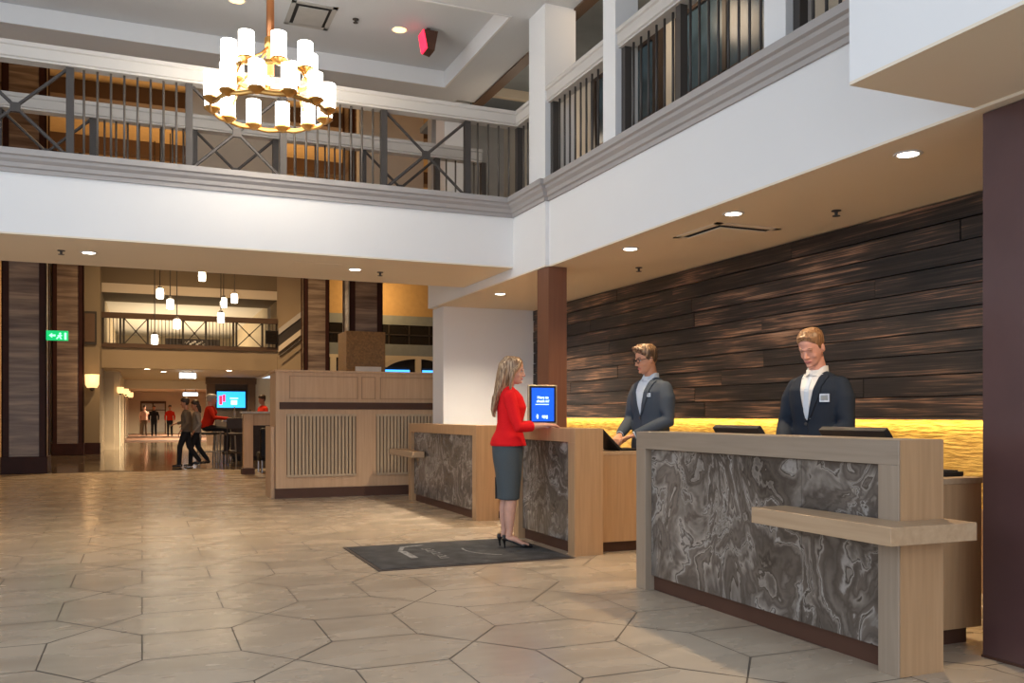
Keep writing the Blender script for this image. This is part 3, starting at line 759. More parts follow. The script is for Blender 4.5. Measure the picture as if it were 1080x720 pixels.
# panelled partition
t = thing('panelled_partition', 'long pale wood partition with slatted grilles and dark base', 'partition', (3.0, 12.99, 0))
MB().box(1.75, 4.7, 12.95, 13.25, 0.14, 1.80).box(1.75, 2.05, 13.25, 13.55, 0.14, 1.80).build('body', M['panelwood'], t)
MB().box(1.73, 4.7, 12.92, 13.28, 1.80, 1.83).box(1.73, 2.07, 13.28, 13.57, 1.80, 1.83).build('cap', M['panelwood'], t, bevel=0.004)
MB().box(1.74, 4.7, 12.925, 12.95, 0.0, 0.14).box(1.74, 2.06, 12.95, 13.56, 0, 0.14).build('base_plinth', M['darkband'], t)
MB().box(1.80, 4.7, 12.93, 12.951, 1.27, 1.37).build('dark_band', M['darkband'], t)
for a, b_ in ((1.94, 2.93), (2.98, 3.19), (3.26, 4.6)):
    mb = MB(); z0, z1 = 1.42, 1.75
    for q in ((a, b_, z0, z0+0.012), (a, b_, z1-0.012, z1), (a, a+0.012, z0, z1), (b_-0.012, b_, z0, z1)): mb.box(q[0], q[1], 12.938, 12.951, q[2], q[3])
    mb.build('raised_moulding', M['oak'], t)
for a, b_ in ((1.90, 2.90), (3.20, 4.6)):
    mb = MB(); mb.box(a, b_, 12.945, 12.952, 0.30, 1.20)
    f = mb.build('grille_backing', M['grillegap'], t)
    mb = MB(); x = a+0.01
    while x < b_-0.03:
        mb.box(x, x+0.034, 12.925, 12.945, 0.33, 1.17); x += 0.052
    mb.box(a, b_, 12.920, 12.945, 1.17, 1.20); mb.box(a, b_, 12.920, 12.945, 0.30, 0.33)
    mb.build('slatted_grille', M['slat'], t)
MB().box(1.69, 1.74, 13.0, 13.6, 0.0, 1.02).build('side_cabinet', M['panelwood'], t)

# ------------------------------------------------------------------ ceiling fittings
def make_downlight(rad=0.055, mat='lens'):
    t = thing('downlight', 'x', 'light')
    mb = MB(); mb.torus((0, 0, -0.004), rad+0.012, 0.013, 0.005, seg=28, n=6); mb.build('trim_ring', M['white'], t, local=True, smooth=True)
    MB().lathe((0, 0, 0), [(rad, -0.006), (rad, -0.001), (rad*0.3, -0.001)], seg=24).build('lens', M[mat], t, local=True)
    return t
dl = make_downlight(); used = False
desk_pts = [((4.0, 3.79, 2.66), 'first recessed downlight, nearest the plum pillar on the right'),
            ((4.0, 5.40, 2.66), 'recessed downlight in the warm ceiling just above the square air vent'),
            ((4.0, 6.89, 2.66), 'recessed downlight between the square air vent and the brown pillar'),
            ((4.02, 10.05, 2.66), 'recessed downlight in the ceiling by the white end wall')]
soff_pts = [((-0.48, 9.6, 2.77), 'recessed downlight in the left soffit above the green sign side'),
            ((2.14, 9.6, 2.77), 'recessed downlight in the left soffit above the panelled partition'),
            ((-3.1, 9.6, 2.77), 'recessed downlight at the far left of the left soffit')]
E_DESK, E_SOFF = 95, 68
for p, lab in desk_pts+soff_pts:
    o = place(dl, used, p, lab); used = True; o['group'] = 'recessed downlights'
for p, lab in desk_pts: lamp('downlight_beam', 'SPOT', (p[0], p[1], p[2]-0.02), E_DESK if p[1] < 9 else 300, WARM if p[1] < 9 else (1.0, 0.86, 0.68), size=0.05, spot=135)
lamp('downlight_beam', 'SPOT', (4.0, 8.5, 2.64), E_DESK, WARM, size=0.05, spot=135)  # assumed further beam in the row, no fitting modelled
for p, lab in soff_pts: lamp('downlight_beam', 'SPOT', (p[0], p[1], p[2]-0.02), E_SOFF, WARM, size=0.05, spot=140)
dl2 = make_downlight(0.075, 'lens_amber')
for k, (p, lab) in enumerate((((0.91, 9.65, 5.5), 'amber recessed downlight in the tray ceiling left of the chandelier rod'), ((2.66, 9.69, 5.5), 'amber recessed downlight in the tray ceiling beside the red lit box'))):
    o = place(dl2, k > 0, p, lab); o['group'] = 'amber tray downlights'
sp = thing('sprinkler_head', 'x', 'sprinkler')
MB().lathe((0, 0, 0), [(0.035, 0), (0.035, -0.006), (0.012, -0.01), (0.010, -0.035), (0.028, -0.038), (0.028, -0.042)], seg=14).build('head', M['bronze'], sp, local=True)
for k, (p, lab) in enumerate((((4.63, 5.04, 2.66), 'small sprinkler head on the warm ceiling right of the air vent'), ((4.59, 7.74, 2.66), 'small sprinkler head on the warm ceiling near the brown pillar'),
        ((-0.72, 9.59, 2.77), 'small sprinkler head left of the left soffit downlight'), ((2.44, 9.69, 2.77), 'small sprinkler head right of the downlight above the partition'), ((2.15, 9.62, 5.5), 'dark sprinkler head on the tray ceiling beside the grey vent'))):
    o = place(sp, k > 0, p, lab); o['group'] = 'sprinkler heads'
def vent(label, cx, cy, z, w, d, mat):
    t = thing('air_vent', label, 'vent', (cx, cy, z))
    mb = MB()
    for q in ((-w/2, w/2, -d/2, -d/2+0.05), (-w/2, w/2, d/2-0.05, d/2), (-w/2, -w/2+0.05, -d/2, d/2), (w/2-0.05, w/2, -d/2, d/2)): mb.box(cx+q[0], cx+q[1], cy+q[2], cy+q[3], z-0.008, z-0.0005)
    mb.build('frame', M[mat], t)
    MB().box(cx-w/2+0.05, cx+w/2-0.05, cy-d/2+0.05, cy+d/2-0.05, z-0.002, z-0.0005).build('throat', M['gap'], t)  # flat dark sheet, the shadow in the gap around the plate as colour
    MB().box(cx-w/2+0.085, cx+w/2-0.085, cy-d/2+0.085, cy+d/2-0.085, z-0.022, z-0.012).build('diffuser_plate', M[mat], t, bevel=0.003)
    for sx in (-1, 1): MB().box(cx+sx*(w/2-0.1)-0.01, cx+sx*(w/2-0.1)+0.01, cy-0.01, cy+0.01, z-0.013, z-0.001).build('bracket', M['gap'], t)
vent('square air vent in the warm ceiling above the reception desks', 4.37, 6.0, 2.66, 0.6, 0.62, 'soffit')
vent('grey rectangular air vent in the tray ceiling behind the chandelier rod', 1.68, 9.72, 5.5, 0.48, 0.60, 'ventgrey')
struct('ceiling_access_panel', MB().box(1.45, 1.95, 9.35, 9.7, 2.766, 2.7695), M['soffit'])
t = thing('warning_light', 'small dark box with a glowing red face hung under the tray ceiling', 'light', (2.93, 9.55, 5.5))
MB().prism([(-0.07, 0), (0.09, 0), (0.05, -0.22), (-0.03, -0.20)], 9.46, 9.66, mp=lambda x, y, z: (2.95+x, z, 5.45+y)).build('housing', M['darkband'], t)
MB().prism([(-0.078, 0), (-0.07, 0), (-0.03, -0.20), (-0.045, -0.19)], 9.45, 9.65, mp=lambda x, y, z: (2.945+x, z, 5.445+y)).build('lit_face', M['redglow'], t)
MB().box(2.93, 2.97, 9.53, 9.58, 5.44, 5.499).build('bracket', M['bronze'], t)

# chandelier
cx, cy = 1.035, 8.0
t = thing('chandelier', 'two-tier brass ring chandelier with glowing white candle glasses', 'chandelier', (cx, cy, 5.3))
MB().lathe((cx, cy, 0), [(0.10, 5.299), (0.10, 5.27), (0.04, 5.25)], seg=24).build('canopy', M['copperrod'], t, smooth=False)
MB().tube([(cx, cy, 5.26), (cx, cy, 4.15)], 0.034, seg=20).build('rod', M['copperrod'], t, smooth=True)
MB().lathe((cx, cy, 0), [(0.02, 4.50), (0.05, 4.47), (0.05, 4.40), (0.02, 4.37)], seg=20).build('hub', M['brass'], t, smooth=True)
def ring_tier(r, z, n, ph, cup=0.058, lh=0.215, lr=0.065):
    mb = MB(); mb.torus((cx, cy, z), r, 0.010, 0.024, seg=72, n=8, zf=lambda a: 0.006*math.cos(n*(a-ph)))
    mb.build('ring', M['brass'], t, smooth=True)
    for k in range(n):
        a = ph+2*PI*k/n; x = cx+r*math.cos(a); y = cy+r*math.sin(a)
        c_ = MB().lathe((x, y, z), [(0.015, -0.02), (cup*0.8, 0.0), (cup+0.014, 0.022), (cup+0.014, 0.034), (0.02, 0.034)], seg=18).build('candle_cup', M['brass'], t, smooth=True, auto=True)
        g = MB().lathe((x, y, z), [(lr*0.9, 0.036), (lr, 0.045), (lr, 0.036+lh), (lr*0.85, 0.036+lh+0.003)], seg=20).build('candle_glass', M['candle'], t, smooth=True, auto=True)
ring_tier(0.50, 3.83, 12, R(10)); ring_tier(0.35, 4.14, 8, R(4))
mb = MB()
for k in range(4):
    a = R(40)+PI/2*k
    mb.tube([(cx, cy, 4.42), (cx+0.12*math.cos(a), cy+0.12*math.sin(a), 4.30), (cx+0.35*math.cos(a), cy+0.35*math.sin(a), 4.15)], 0.010, seg=8)
    mb.tube([(cx+0.35*math.cos(a), cy+0.35*math.sin(a), 4.14), (cx+0.50*math.cos(a), cy+0.50*math.sin(a), 3.84)], 0.010, seg=8)
mb.build('arm', M['brass'], t, smooth=True)
lamp('chandelier_glow', 'POINT', (cx, cy, 4.05), 26, (1.0, 0.84, 0.66), size=0.4)

# pendants in the atrium
pd = thing('pendant_light', 'x', 'light'); 
MB().lathe((0, 0, 0), [(0.05, 0.13), (0.085, 0.11), (0.095, 0.0), (0.09, -0.14), (0.05, -0.15)], seg=16).build('glass', M['pendantglass'], pd, local=True, smooth=True)
MB().lathe((0, 0, 0), [(0.03, 0.2), (0.06, 0.17), (0.06, 0.125), (0.03, 0.12)], seg=12).build('cap', M['darkmetal'], pd, local=True)
MB().tube([(0, 0, 0.18), (0, 0, 6.0)], 0.014, seg=6).build('cord', M['darkmetal'], pd, local=True)
pl = [(0.45, 4.50, 'second from the left, level with the far ceiling band'), (0.72, 4.28, 'third from the left, a little lower than its left neighbour'), (0.91, 3.78, 'fourth from the left, in front of the bridge cap rail'), (0.33, 3.36, 'lowest of all, in front of the bridge balusters'),
      (1.53, 5.04, 'highest of all, tucked just under the soffit'), (2.06, 3.96, 'lower one of the right-hand pair'), (2.17, 4.44, 'upper one of the right-hand pair'), (2.51, 4.64, 'rightmost, high over the bridge')]
for k, (x, z, lab) in enumerate(pl):
    o = place(pd, k > 0, (x, 26+0.45*(k % 4), z), 'hanging glass pendant light, '+lab); o['group'] = 'glass pendants in the atrium'
# cords end at the atrium ceiling
for o in list(C.objects):
    if o.name.startswith('cord') and o.parent and o.parent.name.startswith('pendant_light'):
        L = 9.0-o.parent.location.z
        o.data = o.data.copy()
        for v in o.data.vertices:
            if v.co.z > 1: v.co.z = L

# ------------------------------------------------------------------ furniture and fittings of the far area
t = thing('exit_sign', 'lit green sign with an arrow and running figure by the left columns', 'sign', (-1.58, 20.2, 2.8))
MB().box(-1.79, -1.39, 20.2, 20.26, 2.70, 2.90).build('housing', M['signgreen'], t, bevel=0.004)
MB().box(-1.81, -1.77, 20.25, 20.42, 2.74, 2.86).build('bracket', M['black'], t)
mb = MB(); Yf = 20.19
mp = lambda x, y, z: (-1.59+x, z, 2.80+y)
mb.prism([(-0.15, 0.0), (-0.09, 0.05), (-0.09, 0.018), (-0.03, 0.018), (-0.03, -0.018), (-0.09, -0.018), (-0.09, -0.05)], Yf, Yf+0.01, mp=mp)
mb.prism([(0.03, 0.04), (0.055, 0.065), (0.08, 0.04), (0.055, 0.02)], Yf, Yf+0.01, mp=mp)
mb.prism([(0.0, 0.0), (0.05, 0.025), (0.10, 0.0), (0.075, -0.01), (0.06, -0.02), (0.09, -0.07), (0.06, -0.07), (0.035, -0.03), (0.0, -0.075), (-0.02, -0.06), (0.02, -0.01)], Yf, Yf+0.01, mp=mp)
mb.prism([(0.13, 0.06), (0.17, 0.06), (0.17, -0.08), (0.13, -0.08)], Yf, Yf+0.01, mp=mp)
mb.build('pictogram', M['signmint'], t)
def lit_sign(label, x0, x1, y, z0, z1, mat='signwhite', hang=0.1):
    t = thing('lit_sign', label, 'sign', ((x0+x1)/2, y, z0))
    MB().box(x0, x1, y, y+0.06, z0, z1).build('panel', M[mat], t)
    MB().box(x0+0.1, x0+0.13, y+0.02, y+0.04, z1, z1+hang).box(x1-0.13, x1-0.1, y+0.02, y+0.04, z1, z1+hang).build('hanger', M['darkmetal'], t)
lit_sign('white lit sign hanging under the bridge, the nearer one', 1.20, 1.74, 33.0, 2.48, 2.66, hang=0.06)
lit_sign('white lit sign hanging deep in the corridor, the farther one', 2.2, 3.0, 55.0, 2.33, 2.50, hang=0.2)
for k, (x0, x1, lab) in enumerate(((5.57, 6.31, 'blue lit screen peeking above the partition, wider one on the left'), (6.66, 7.4, 'blue lit screen peeking above the partition beside the grey wall edge'))):
    t = thing('display_screen', lab, 'screen', ((x0+x1)/2, 22, 0), 'blue screens behind the partition')
    MB().box(x0, x1, 22, 22.05, 1.85, 2.34).build('screen', M['signblue'], t)
    MB().box(x0-0.02, x1+0.02, 22.05, 22.09, 1.83, 2.40).build('casing', M['black'], t)
    MB().box((x0+x1)/2-0.04, (x0+x1)/2+0.04, 22.06, 22.1, 0.02, 1.9).box(x0+0.1, x1-0.1, 21.9, 22.3, 0.0, 0.03).build('stand', M['black'], t)
t = thing('menu_board', 'pale narrow board behind the partition under the mosaic panel', 'board', (4.75, 20.2, 0))
MB().box(4.5, 5.1, 20.14, 20.18, 2.10, 2.30).build('board', M['paper'], t)
MB().box(4.78, 4.82, 20.15, 20.19, 0, 2.12).box(4.6, 5.0, 20.02, 20.2, 0, 0.03).build('stand', M['steel'], t)

sc = thing('wall_sconce', 'x', 'light')
MB().lathe((0, 0, 0), [(0.14, -0.2), (0.19, -0.1), (0.20, 0.2)], seg=20).build('shade', M['shadeglow'], sc, local=True, smooth=True)
MB().lathe((0, 0, 0), [(0.02, -0.30), (0.07, -0.27), (0.07, -0.20), (0.03, -0.19)], seg=12).build('bracket', M['darkmetal'], sc, local=True)
for k, (x, y, z, s, lab) in enumerate(((-1.40, 29.78, 2.22, 1.0, 'large glowing cup sconce on the pier right of the second column'), (-0.70, 33.9, 2.06, 0.55, 'small glowing sconce, first along the corridor wall'),
        (-0.58, 37.4, 2.1, 0.55, 'small glowing sconce, second along the corridor wall'), (-0.58, 40.9, 2.1, 0.6, 'small glowing sconce, third along the corridor wall'), (-0.58, 52.9, 2.3, 0.7, 'tiny glowing sconce at the far end of the corridor'))):
    o = place(sc, k > 0, (x, y, z), lab); o.scale = (s, s, s); o['group'] = 'glowing wall sconces'
lamp('sconce_glow', 'POINT', (-1.40, 29.2, 2.3), 7, (1, 0.6, 0.28), size=0.1)
t = thing('framed_picture', 'dark framed picture high on the pier above the large sconce', 'picture', (-1.45, 29.98, 3.7))
MB().box(-1.66, -1.28, 29.94, 29.998, 3.35, 4.35).build('frame', M['darkmetal'], t)
MB().box(-1.61, -1.33, 29.93, 29.94, 3.42, 4.28).build('canvas', M['brownbeam'], t)
t = thing('planter_box', 'low dark planter with pale flowers on the distant bridge', 'planter', (1.6, 31.8, 3.42))
MB().box(0.72, 2.42, 31.6, 31.9, 3.425, 3.74).build('box', M['bronze'], t)
mb = MB()
for k in range(9): mb.ell((1.35+0.07*k, 31.58, 3.60+0.05*math.sin(k*2.1)), (0.045, 0.03, 0.04), seg=8)
mb.build('flowers', M['paper'], t)
t = thing('television', 'small black screen hanging at the right end of the distant bridge', 'television', (4.1, 31.3, 3.85))
MB().box(3.88, 4.30, 31.22, 31.28, 3.62, 4.08).build('casing', M['black'], t, bevel=0.01)
MB().box(3.91, 4.27, 31.21, 31.22, 3.65, 4.05).build('screen', M['window'], t)
MB().box(4.05, 4.12, 31.28, 31.40, 3.75, 3.95).build('bracket', M['black'], t)
t = thing('tv_wall_surround', 'dark brown portal framing the bright television behind the bar', 'cabinet', (3.35, 38, 0))
MB().box(2.40, 2.72, 37.8, 38.1, 0, 2.45).box(3.98, 4.30, 37.8, 38.1, 0, 2.45).build('side_pier', M['brownbeam'], t)
MB().box(2.36, 4.34, 37.75, 38.1, 2.45, 2.71).build('lintel', M['brownbeam'], t, bevel=0.02)
MB().box(2.72, 3.98, 37.95, 38.1, 0, 2.45).build('back_panel', M['darkwood'], t)
t = thing('television', 'bright blue television in the dark portal behind the bar', 'television', (3.35, 37.9, 1.8))
MB().box(2.74, 3.96, 37.86, 37.94, 1.42, 2.22).build('casing', M['black'], t)
s_ = MB().box(2.80, 3.90, 37.85, 37.86, 1.50, 2.15).build('screen', emit('lit_sports_picture', (0.02, 0.32, 0.95), 1.6), t)
mb = MB(); mb.box(3.30, 3.62, 37.842, 37.85, 1.86, 1.90).box(3.34, 3.58, 37.842, 37.85, 1.62, 1.80); mb.build('picture_panel', M['screentext'], s_)
mb = MB(); mb.box(2.88, 3.0, 37.842, 37.85, 1.62, 1.98).box(3.02, 3.12, 37.842, 37.85, 1.74, 2.02); mb.build('picture_figure', M['redglow'], s_)

# bar counter, stools, partition post, chairs
t = thing('bar_counter', 'dark high bar counter beneath the bright television', 'counter', (3.2, 25, 0))
MB().box(1.95, 4.6, 24.3, 24.9, 1.02, 1.08).build('counter_top', M['steel'], t, bevel=0.005)
MB().box(2.15, 4.5, 24.45, 24.85, 0.1, 1.02).build('body', M['darkwood'], t)
MB().box(2.2, 4.45, 24.5, 24.8, 0, 0.1).build('toe_kick', M['black'], t)
for k, (x, h, mt, lab) in enumerate(((2.26, 0.34, 'steel', 'tall steel tap tower on the bar counter'), (2.48, 0.2, 'paper', 'short pale bottle on the bar counter'), (2.66, 0.26, 'window', 'dark bottle on the bar counter right of the tap'))):
    t = thing('bar_bottle' if k else 'tap_tower', lab, 'bottle' if k else 'tap', (x, 24.6, 1.08))
    MB().lathe((x, 24.6, 1.08), [(0.035, 0), (0.038, h*0.6), (0.015, h*0.75), (0.015, h)], seg=12).build('glass' if k else 'tower', M[mt], t, smooth=True)
def stool(label, x, y, rz, mat, back, first=[None]):
    t = thing('bar_stool', label, 'stool', (x, y, 0), 'bar stools', rz=rz)
    MB().box(-0.2, 0.2, -0.2, 0.2, 0.70, 0.76).build('seat', M[mat[1]], t, local=True, bevel=0.02)
    for sx in (-1, 1):
        for sy in (-1, 1):
            hh = back if sx < 0 else 0.70
            MB().tube([(sx*0.22, sy*0.21, 0), (sx*0.19, sy*0.19, 0.7)] + ([(sx*0.23, sy*0.19, hh)] if sx < 0 else []), 0.02, seg=8).build('leg', M[mat[0]], t, local=True)
    if back > 0.8:
        MB().box(-0.245, -0.215, -0.2, 0.2, 0.86 if mat[0] == 'darkwood' else back-0.1, back).build('backrest', M[mat[1]], t, local=True, bevel=0.01)
    mb = MB()
    mb.tube([(0.21, -0.2, 0.28), (0.21, 0.2, 0.28)], 0.013, seg=6); mb.tube([(-0.21, -0.2, 0.28), (-0.21, 0.2, 0.28)], 0.013, seg=6)
    for sy in (-1, 1): mb.tube([(-0.21, sy*0.2, 0.28), (0.21, sy*0.2, 0.28)], 0.013, seg=6)
    mb.build('foot_rail', M[mat[0]], t, local=True)
stool('pale framed bar stool under the man in the red sweater', 1.50, 23.3, R(5), ('ventgrey', 'bronze'), 0.99)
stool('dark brown high-backed bar stool nearest the counter post', 2.05, 22.4, R(95), ('darkwood', 'darkwood'), 1.12)
stool('low pale bar stool beyond the man in the red sweater', 1.95, 23.9, R(20), ('ventgrey', 'darkwood'), 0.9)
t = thing('low_partition', 'wooden divider with a square end post beside the bar seats', 'partition', (2.4, 18.6, 0))
MB().box(1.87, 2.06, 18.5, 18.7, 0.12, 1.22).build('end_post', M['panelwood'], t, bevel=0.01)
MB().box(1.84, 2.09, 18.47, 18.73, 0, 0.12).build('post_base', M['darkband'], t)
MB().box(1.82, 3.6, 18.45, 18.75, 1.22, 1.26).build('cap', M['ventgrey'], t, bevel=0.005)
MB().box(2.06, 3.6, 18.56, 18.64, 0.98, 1.22).build('rail_panel', M['panelwood'], t)
MB().box(3.5, 3.6, 18.5, 18.7, 0, 0.98).build('end_post', M['panelwood'], t)
for k, (x, lab) in enumerate(((2.5, 'black upholstered chair under the divider, nearer its post'), (3.1, 'black upholstered chair under the divider, hidden by the partition edge'))):
    t = thing('lounge_chair', lab, 'chair', (x, 19.3, 0), 'black lounge chairs')
    MB().box(x-0.26, x+0.26, 19.05, 19.55, 0.22, 0.42).build('seat', M['black'], t, bevel=0.04)
    MB().box(x-0.26, x+0.26, 18.85, 19.0, 0.3, 0.92).build('backrest', M['greyblue'] if k == 5 else M['black'], t, bevel=0.04)
    for sx in (-1, 1):
        for sy in (0, 1): MB().tube([(x+sx*0.22, 18.95+sy*0.55, 0), (x+sx*0.22, 18.95+sy*0.55, 0.25)], 0.02, seg=8).build('leg', M['steel'], t)
# stair on the right of the bridge
t = thing('staircase', 'pale staircase parapet rising to the right of the distant bridge', 'staircase', (4.8, 31.2, 3.4))
mp = lambda x, y, z: (x, z, y)
MB().prism([(4.32, 3.95), (5.3, 4.75), (5.3, 4.95), (4.32, 4.15)], 31.2, 31.35, mp=mp).build('cap_rail', M['caprail'], t)
MB().prism([(4.32, 3.55), (5.3, 4.35), (5.3, 4.75), (4.32, 3.95)], 31.25, 31.3, mp=mp).build('balustrade', M['bronze'], t)
MB().prism([(4.32, 3.35), (5.3, 4.15), (5.3, 4.35), (4.32, 3.55)], 31.2, 31.4, mp=mp).build('stringer', M['soffit'], t)
MB().tube([(4.34, 31.15, 3.2), (5.28, 31.15, 3.98)], 0.025, seg=8).build('handrail', M['darkmetal'], t)
MB().box(4.31, 5.34, 31.42, 31.498, 2.3, 4.6).build('landing_wall', M['tan'], t)

# lights of the far area
lamp('atrium_up_fill', 'AREA', (2.5, 16, 6.4), 200, (1, 0.60, 0.24), size=7, size_y=3, rot=(R(180), 0, 0))  # added fill lamps facing up, unseen from below, to brighten the ceiling
lamp('atrium_up_fill', 'AREA', (2.5, 25, 6.0), 190, (1, 0.62, 0.28), size=7, size_y=4, rot=(R(180), 0, 0))
lamp('atrium_down_fill', 'SPOT', (2.0, 26, 8.5), 2000, (1, 0.68, 0.36), size=0.15, spot=150)  # added spots without fittings, fill light for the atrium
lamp('atrium_down_fill', 'SPOT', (0.5, 16, 8.5), 300, (1, 0.68, 0.36), size=0.15, spot=150)
lamp('far_right_fill', 'POINT', (8.0, 31.6, 5.6), 120, (1, 0.62, 0.25), size=0.3)  # added point lamp without a fitting, brightens the far right wall
lamp('bridge_room_down_fill', 'SPOT', (1.5, 42, 5.25), 500, (1, 0.78, 0.48), size=0.1, spot=160)  # added spot without a fitting, fill light for the bridge room
lamp('bridge_room_up_fill', 'AREA', (1.5, 41, 3.7), 200, (1, 0.78, 0.48), size=4, size_y=12, rot=(R(180), 0, 0))  # added fill lamp with no fitting, brightens the bridge room ceiling
for y, e in ((32.5, 90), (35, 110), (40, 130), (48, 170), (57, 200)):
    lamp('corridor_fill', 'SPOT', (2.0, y, 2.69), e*13, (1, 0.76, 0.48), size=0.08, spot=165)  # added spots away from any fitting, fill light along the corridor
lamp('upper_corridor_fill', 'POINT', (4.5, 7.5, 5.2), 11, (1, 0.75, 0.5), size=0.2)  # added point lamps without fittings, fill light behind the right railings
lamp('upper_corridor_fill', 'POINT', (4.5, 10.5, 4.7), 7, (1, 0.8, 0.6), size=0.2)
dl3 = make_downlight(0.09)
for k, (x, y, z, lab) in enumerate(((0.15, 31.9, 2.715, 'recessed downlight under the bridge, left one'), (2.75, 31.9, 2.715, 'recessed downlight under the bridge, right one'), (0.7, 33.6, 2.715, 'tiny downlight deeper under the bridge, left of the lit sign'))):
    o = place(dl3, k > 0, (x, y, z), lab); o['group'] = 'downlights under the bridge'

# ------------------------------------------------------------------ people
HEADSEC = [(-0.122, 0.046, 0.018, 0.016), (-0.112, 0.040, 0.036, 0.030), (-0.098, 0.030, 0.054, 0.043), (-0.078, 0.018, 0.070, 0.054), (-0.055, 0.009, 0.080, 0.062), (-0.03, 0.003, 0.089, 0.069),
           (0.0, -0.001, 0.093, 0.074), (0.03, -0.004, 0.097, 0.077), (0.06, -0.006, 0.096, 0.076), (0.085, -0.008, 0.086, 0.068), (0.105, -0.010, 0.064, 0.052), (0.118, -0.012, 0.034, 0.028)]
def headsurf(phi, z, off=0.0, k=1.0):
    z_ = max(HEADSEC[0][0], min(HEADSEC[-1][0], z))
    for (z0, c0, a0, b0), (z1, c1, a1, b1) in zip(HEADSEC, HEADSEC[1:]):
        if z0 <= z_ <= z1:
            t = (z_-z0)/(z1-z0); break
    c = c0+(c1-c0)*t; a = a0+(a1-a0)*t; b_ = b0+(b1-b0)*t
    return Vector((c+(a*k+off)*math.cos(phi), (b_*k+off)*math.sin(phi), z))
def add_head(mb, Mh, nose=1.0, full=True):
    rs = []
    for z, c, a, b_ in HEADSEC:
        rs.append([Mh @ headsurf(2*PI*i/20, z) for i in range(20)])
    mb.rings(rs)
    def tb(pts, r, seg=10): mb.tube([Mh @ Vector(p) for p in pts], [x*1.0 for x in r], seg=seg, roundcap=True)
    tb([(0.088, 0, 0.012), (0.099, 0, -0.012), (0.109, 0, -0.032)], [0.0075, 0.0095, 0.012])
    mb.tube([Mh @ Vector((0.097, -0.011, -0.038)), Mh @ Vector((0.097, 0.011, -0.038))], 0.0085, seg=8, roundcap=True)
    mb.tube([Mh @ Vector((0.083, -0.038, 0.020)), Mh @ Vector((0.092, 0, 0.022)), Mh @ Vector((0.083, 0.038, 0.020))], 0.0085, seg=8, roundcap=True)
    R3 = Mh.to_3x3()
    mb.ell(Mh @ Vector((0.082, 0, -0.099)), (0.017, 0.02, 0.015), R3)
    mb.ell(Mh @ Vector((0.083, 0, -0.065)), (0.013, 0.026, 0.012), R3)
    for s in (-1, 1):
        mb.ell(Mh @ Vector((-0.008, s*0.078, -0.008)), (0.018, 0.011, 0.032), R3)
        mb.ell(Mh @ Vector((0.052, s*0.038, -0.035)), (0.026, 0.021, 0.026), R3)
def face_parts(body, Mh, look=0.0, brow='darkhair'):
    R3 = Mh.to_3x3()
    for s in (-1, 1):
        dn = 0.004 if look else 0.0
        e = body if look else MB().ell(Mh @ Vector((0.0775, s*0.032, 0.001-dn)), (0.0105, 0.0125, 0.0060-dn*0.6), R3, seg=12).build('eye', M['eyewhite'], body, local=True, smooth=True)
        if not look: MB().ell(Mh @ Vector((0.0862, s*0.032, 0.000-dn)), (0.003, 0.0055, 0.0048-dn*0.4), R3, seg=10).build('iris', M['iris'], e, local=True, smooth=True)
        MB().tube([Mh @ Vector((0.083, s*0.020, 0.004-dn)), Mh @ Vector((0.0885, s*0.031, 0.0085-dn)), Mh @ Vector((0.078, s*0.044, 0.004-dn))], 0.0022, seg=6, roundcap=True).build('eyelashes', M[brow], body, local=True, smooth=True)
        MB().tube([Mh @ Vector((0.090, s*0.014, 0.024)), Mh @ Vector((0.090, s*0.032, 0.029)), Mh @ Vector((0.079, s*0.046, 0.024))], 0.0035, seg=6, roundcap=True).build('eyebrow', M[brow], body, local=True, smooth=True)
    mb = MB()
    mb.tube([Mh @ Vector((0.086, -0.023, -0.066)), Mh @ Vector((0.0965, 0, -0.063)), Mh @ Vector((0.086, 0.023, -0.066))], 0.0042, seg=8, roundcap=True)
    mb.tube([Mh @ Vector((0.086, -0.020, -0.070)), Mh @ Vector((0.0955, 0, -0.0725)), Mh @ Vector((0.086, 0.020, -0.070))], 0.0048, seg=8, roundcap=True)
    mb.build('lips', M['lip'], body, local=True, smooth=True)
def add_hand(mb, wrist, d, up, side, curl=0.5, scale=1.0, spread=0.0):
    """palm, four unequal curled fingers and a thumb; side=+1 puts the thumb on the +v side"""
    w = Vector(wrist); d = Vector(d).normalized(); u = (Vector(up)-d*Vector(up).dot(d)).normalized(); v = u.cross(d)
    def P(x, y, z): return w + (d*x + v*y*side + u*z)*scale
    mb.tube([P(-0.02, 0, 0), P(0.015, 0, 0), P(0.05, 0, 0.002), (P(0.084, 0, 0.0))], [(0.019*scale, 0.026*scale), (0.017*scale, 0.030*scale), (0.0155*scale, 0.038*scale), (0.012*scale, 0.039*scale)], ref=u, seg=14, roundcap=True)
    for k, (y, L) in enumerate(((0.030, 0.068), (0.010, 0.078), (-0.010, 0.072), (-0.029, 0.056))):
        pts = [P(0.078, y, 0)]; an = 0.15; x, z = 0.078, 0.0
        for q in (0.45, 0.30, 0.25):
            an += curl*(0.9 if q == 0.45 else 1.0)
            x += L*q*math.cos(an); z -= L*q*math.sin(an); pts.append(P(x, y*(1+spread), z))
        mb.tube(pts, [0.0093*scale, 0.0088*scale, 0.0080*scale, 0.0068*scale], seg=8, roundcap=True)
    mb.tube([P(0.012, 0.024, -0.004), P(0.042, 0.046, -0.014), P(0.066, 0.052, -0.024), P(0.088, 0.050, -0.030)], [0.0125*scale, 0.0115*scale, 0.0098*scale, 0.0078*scale], seg=8, roundcap=True)
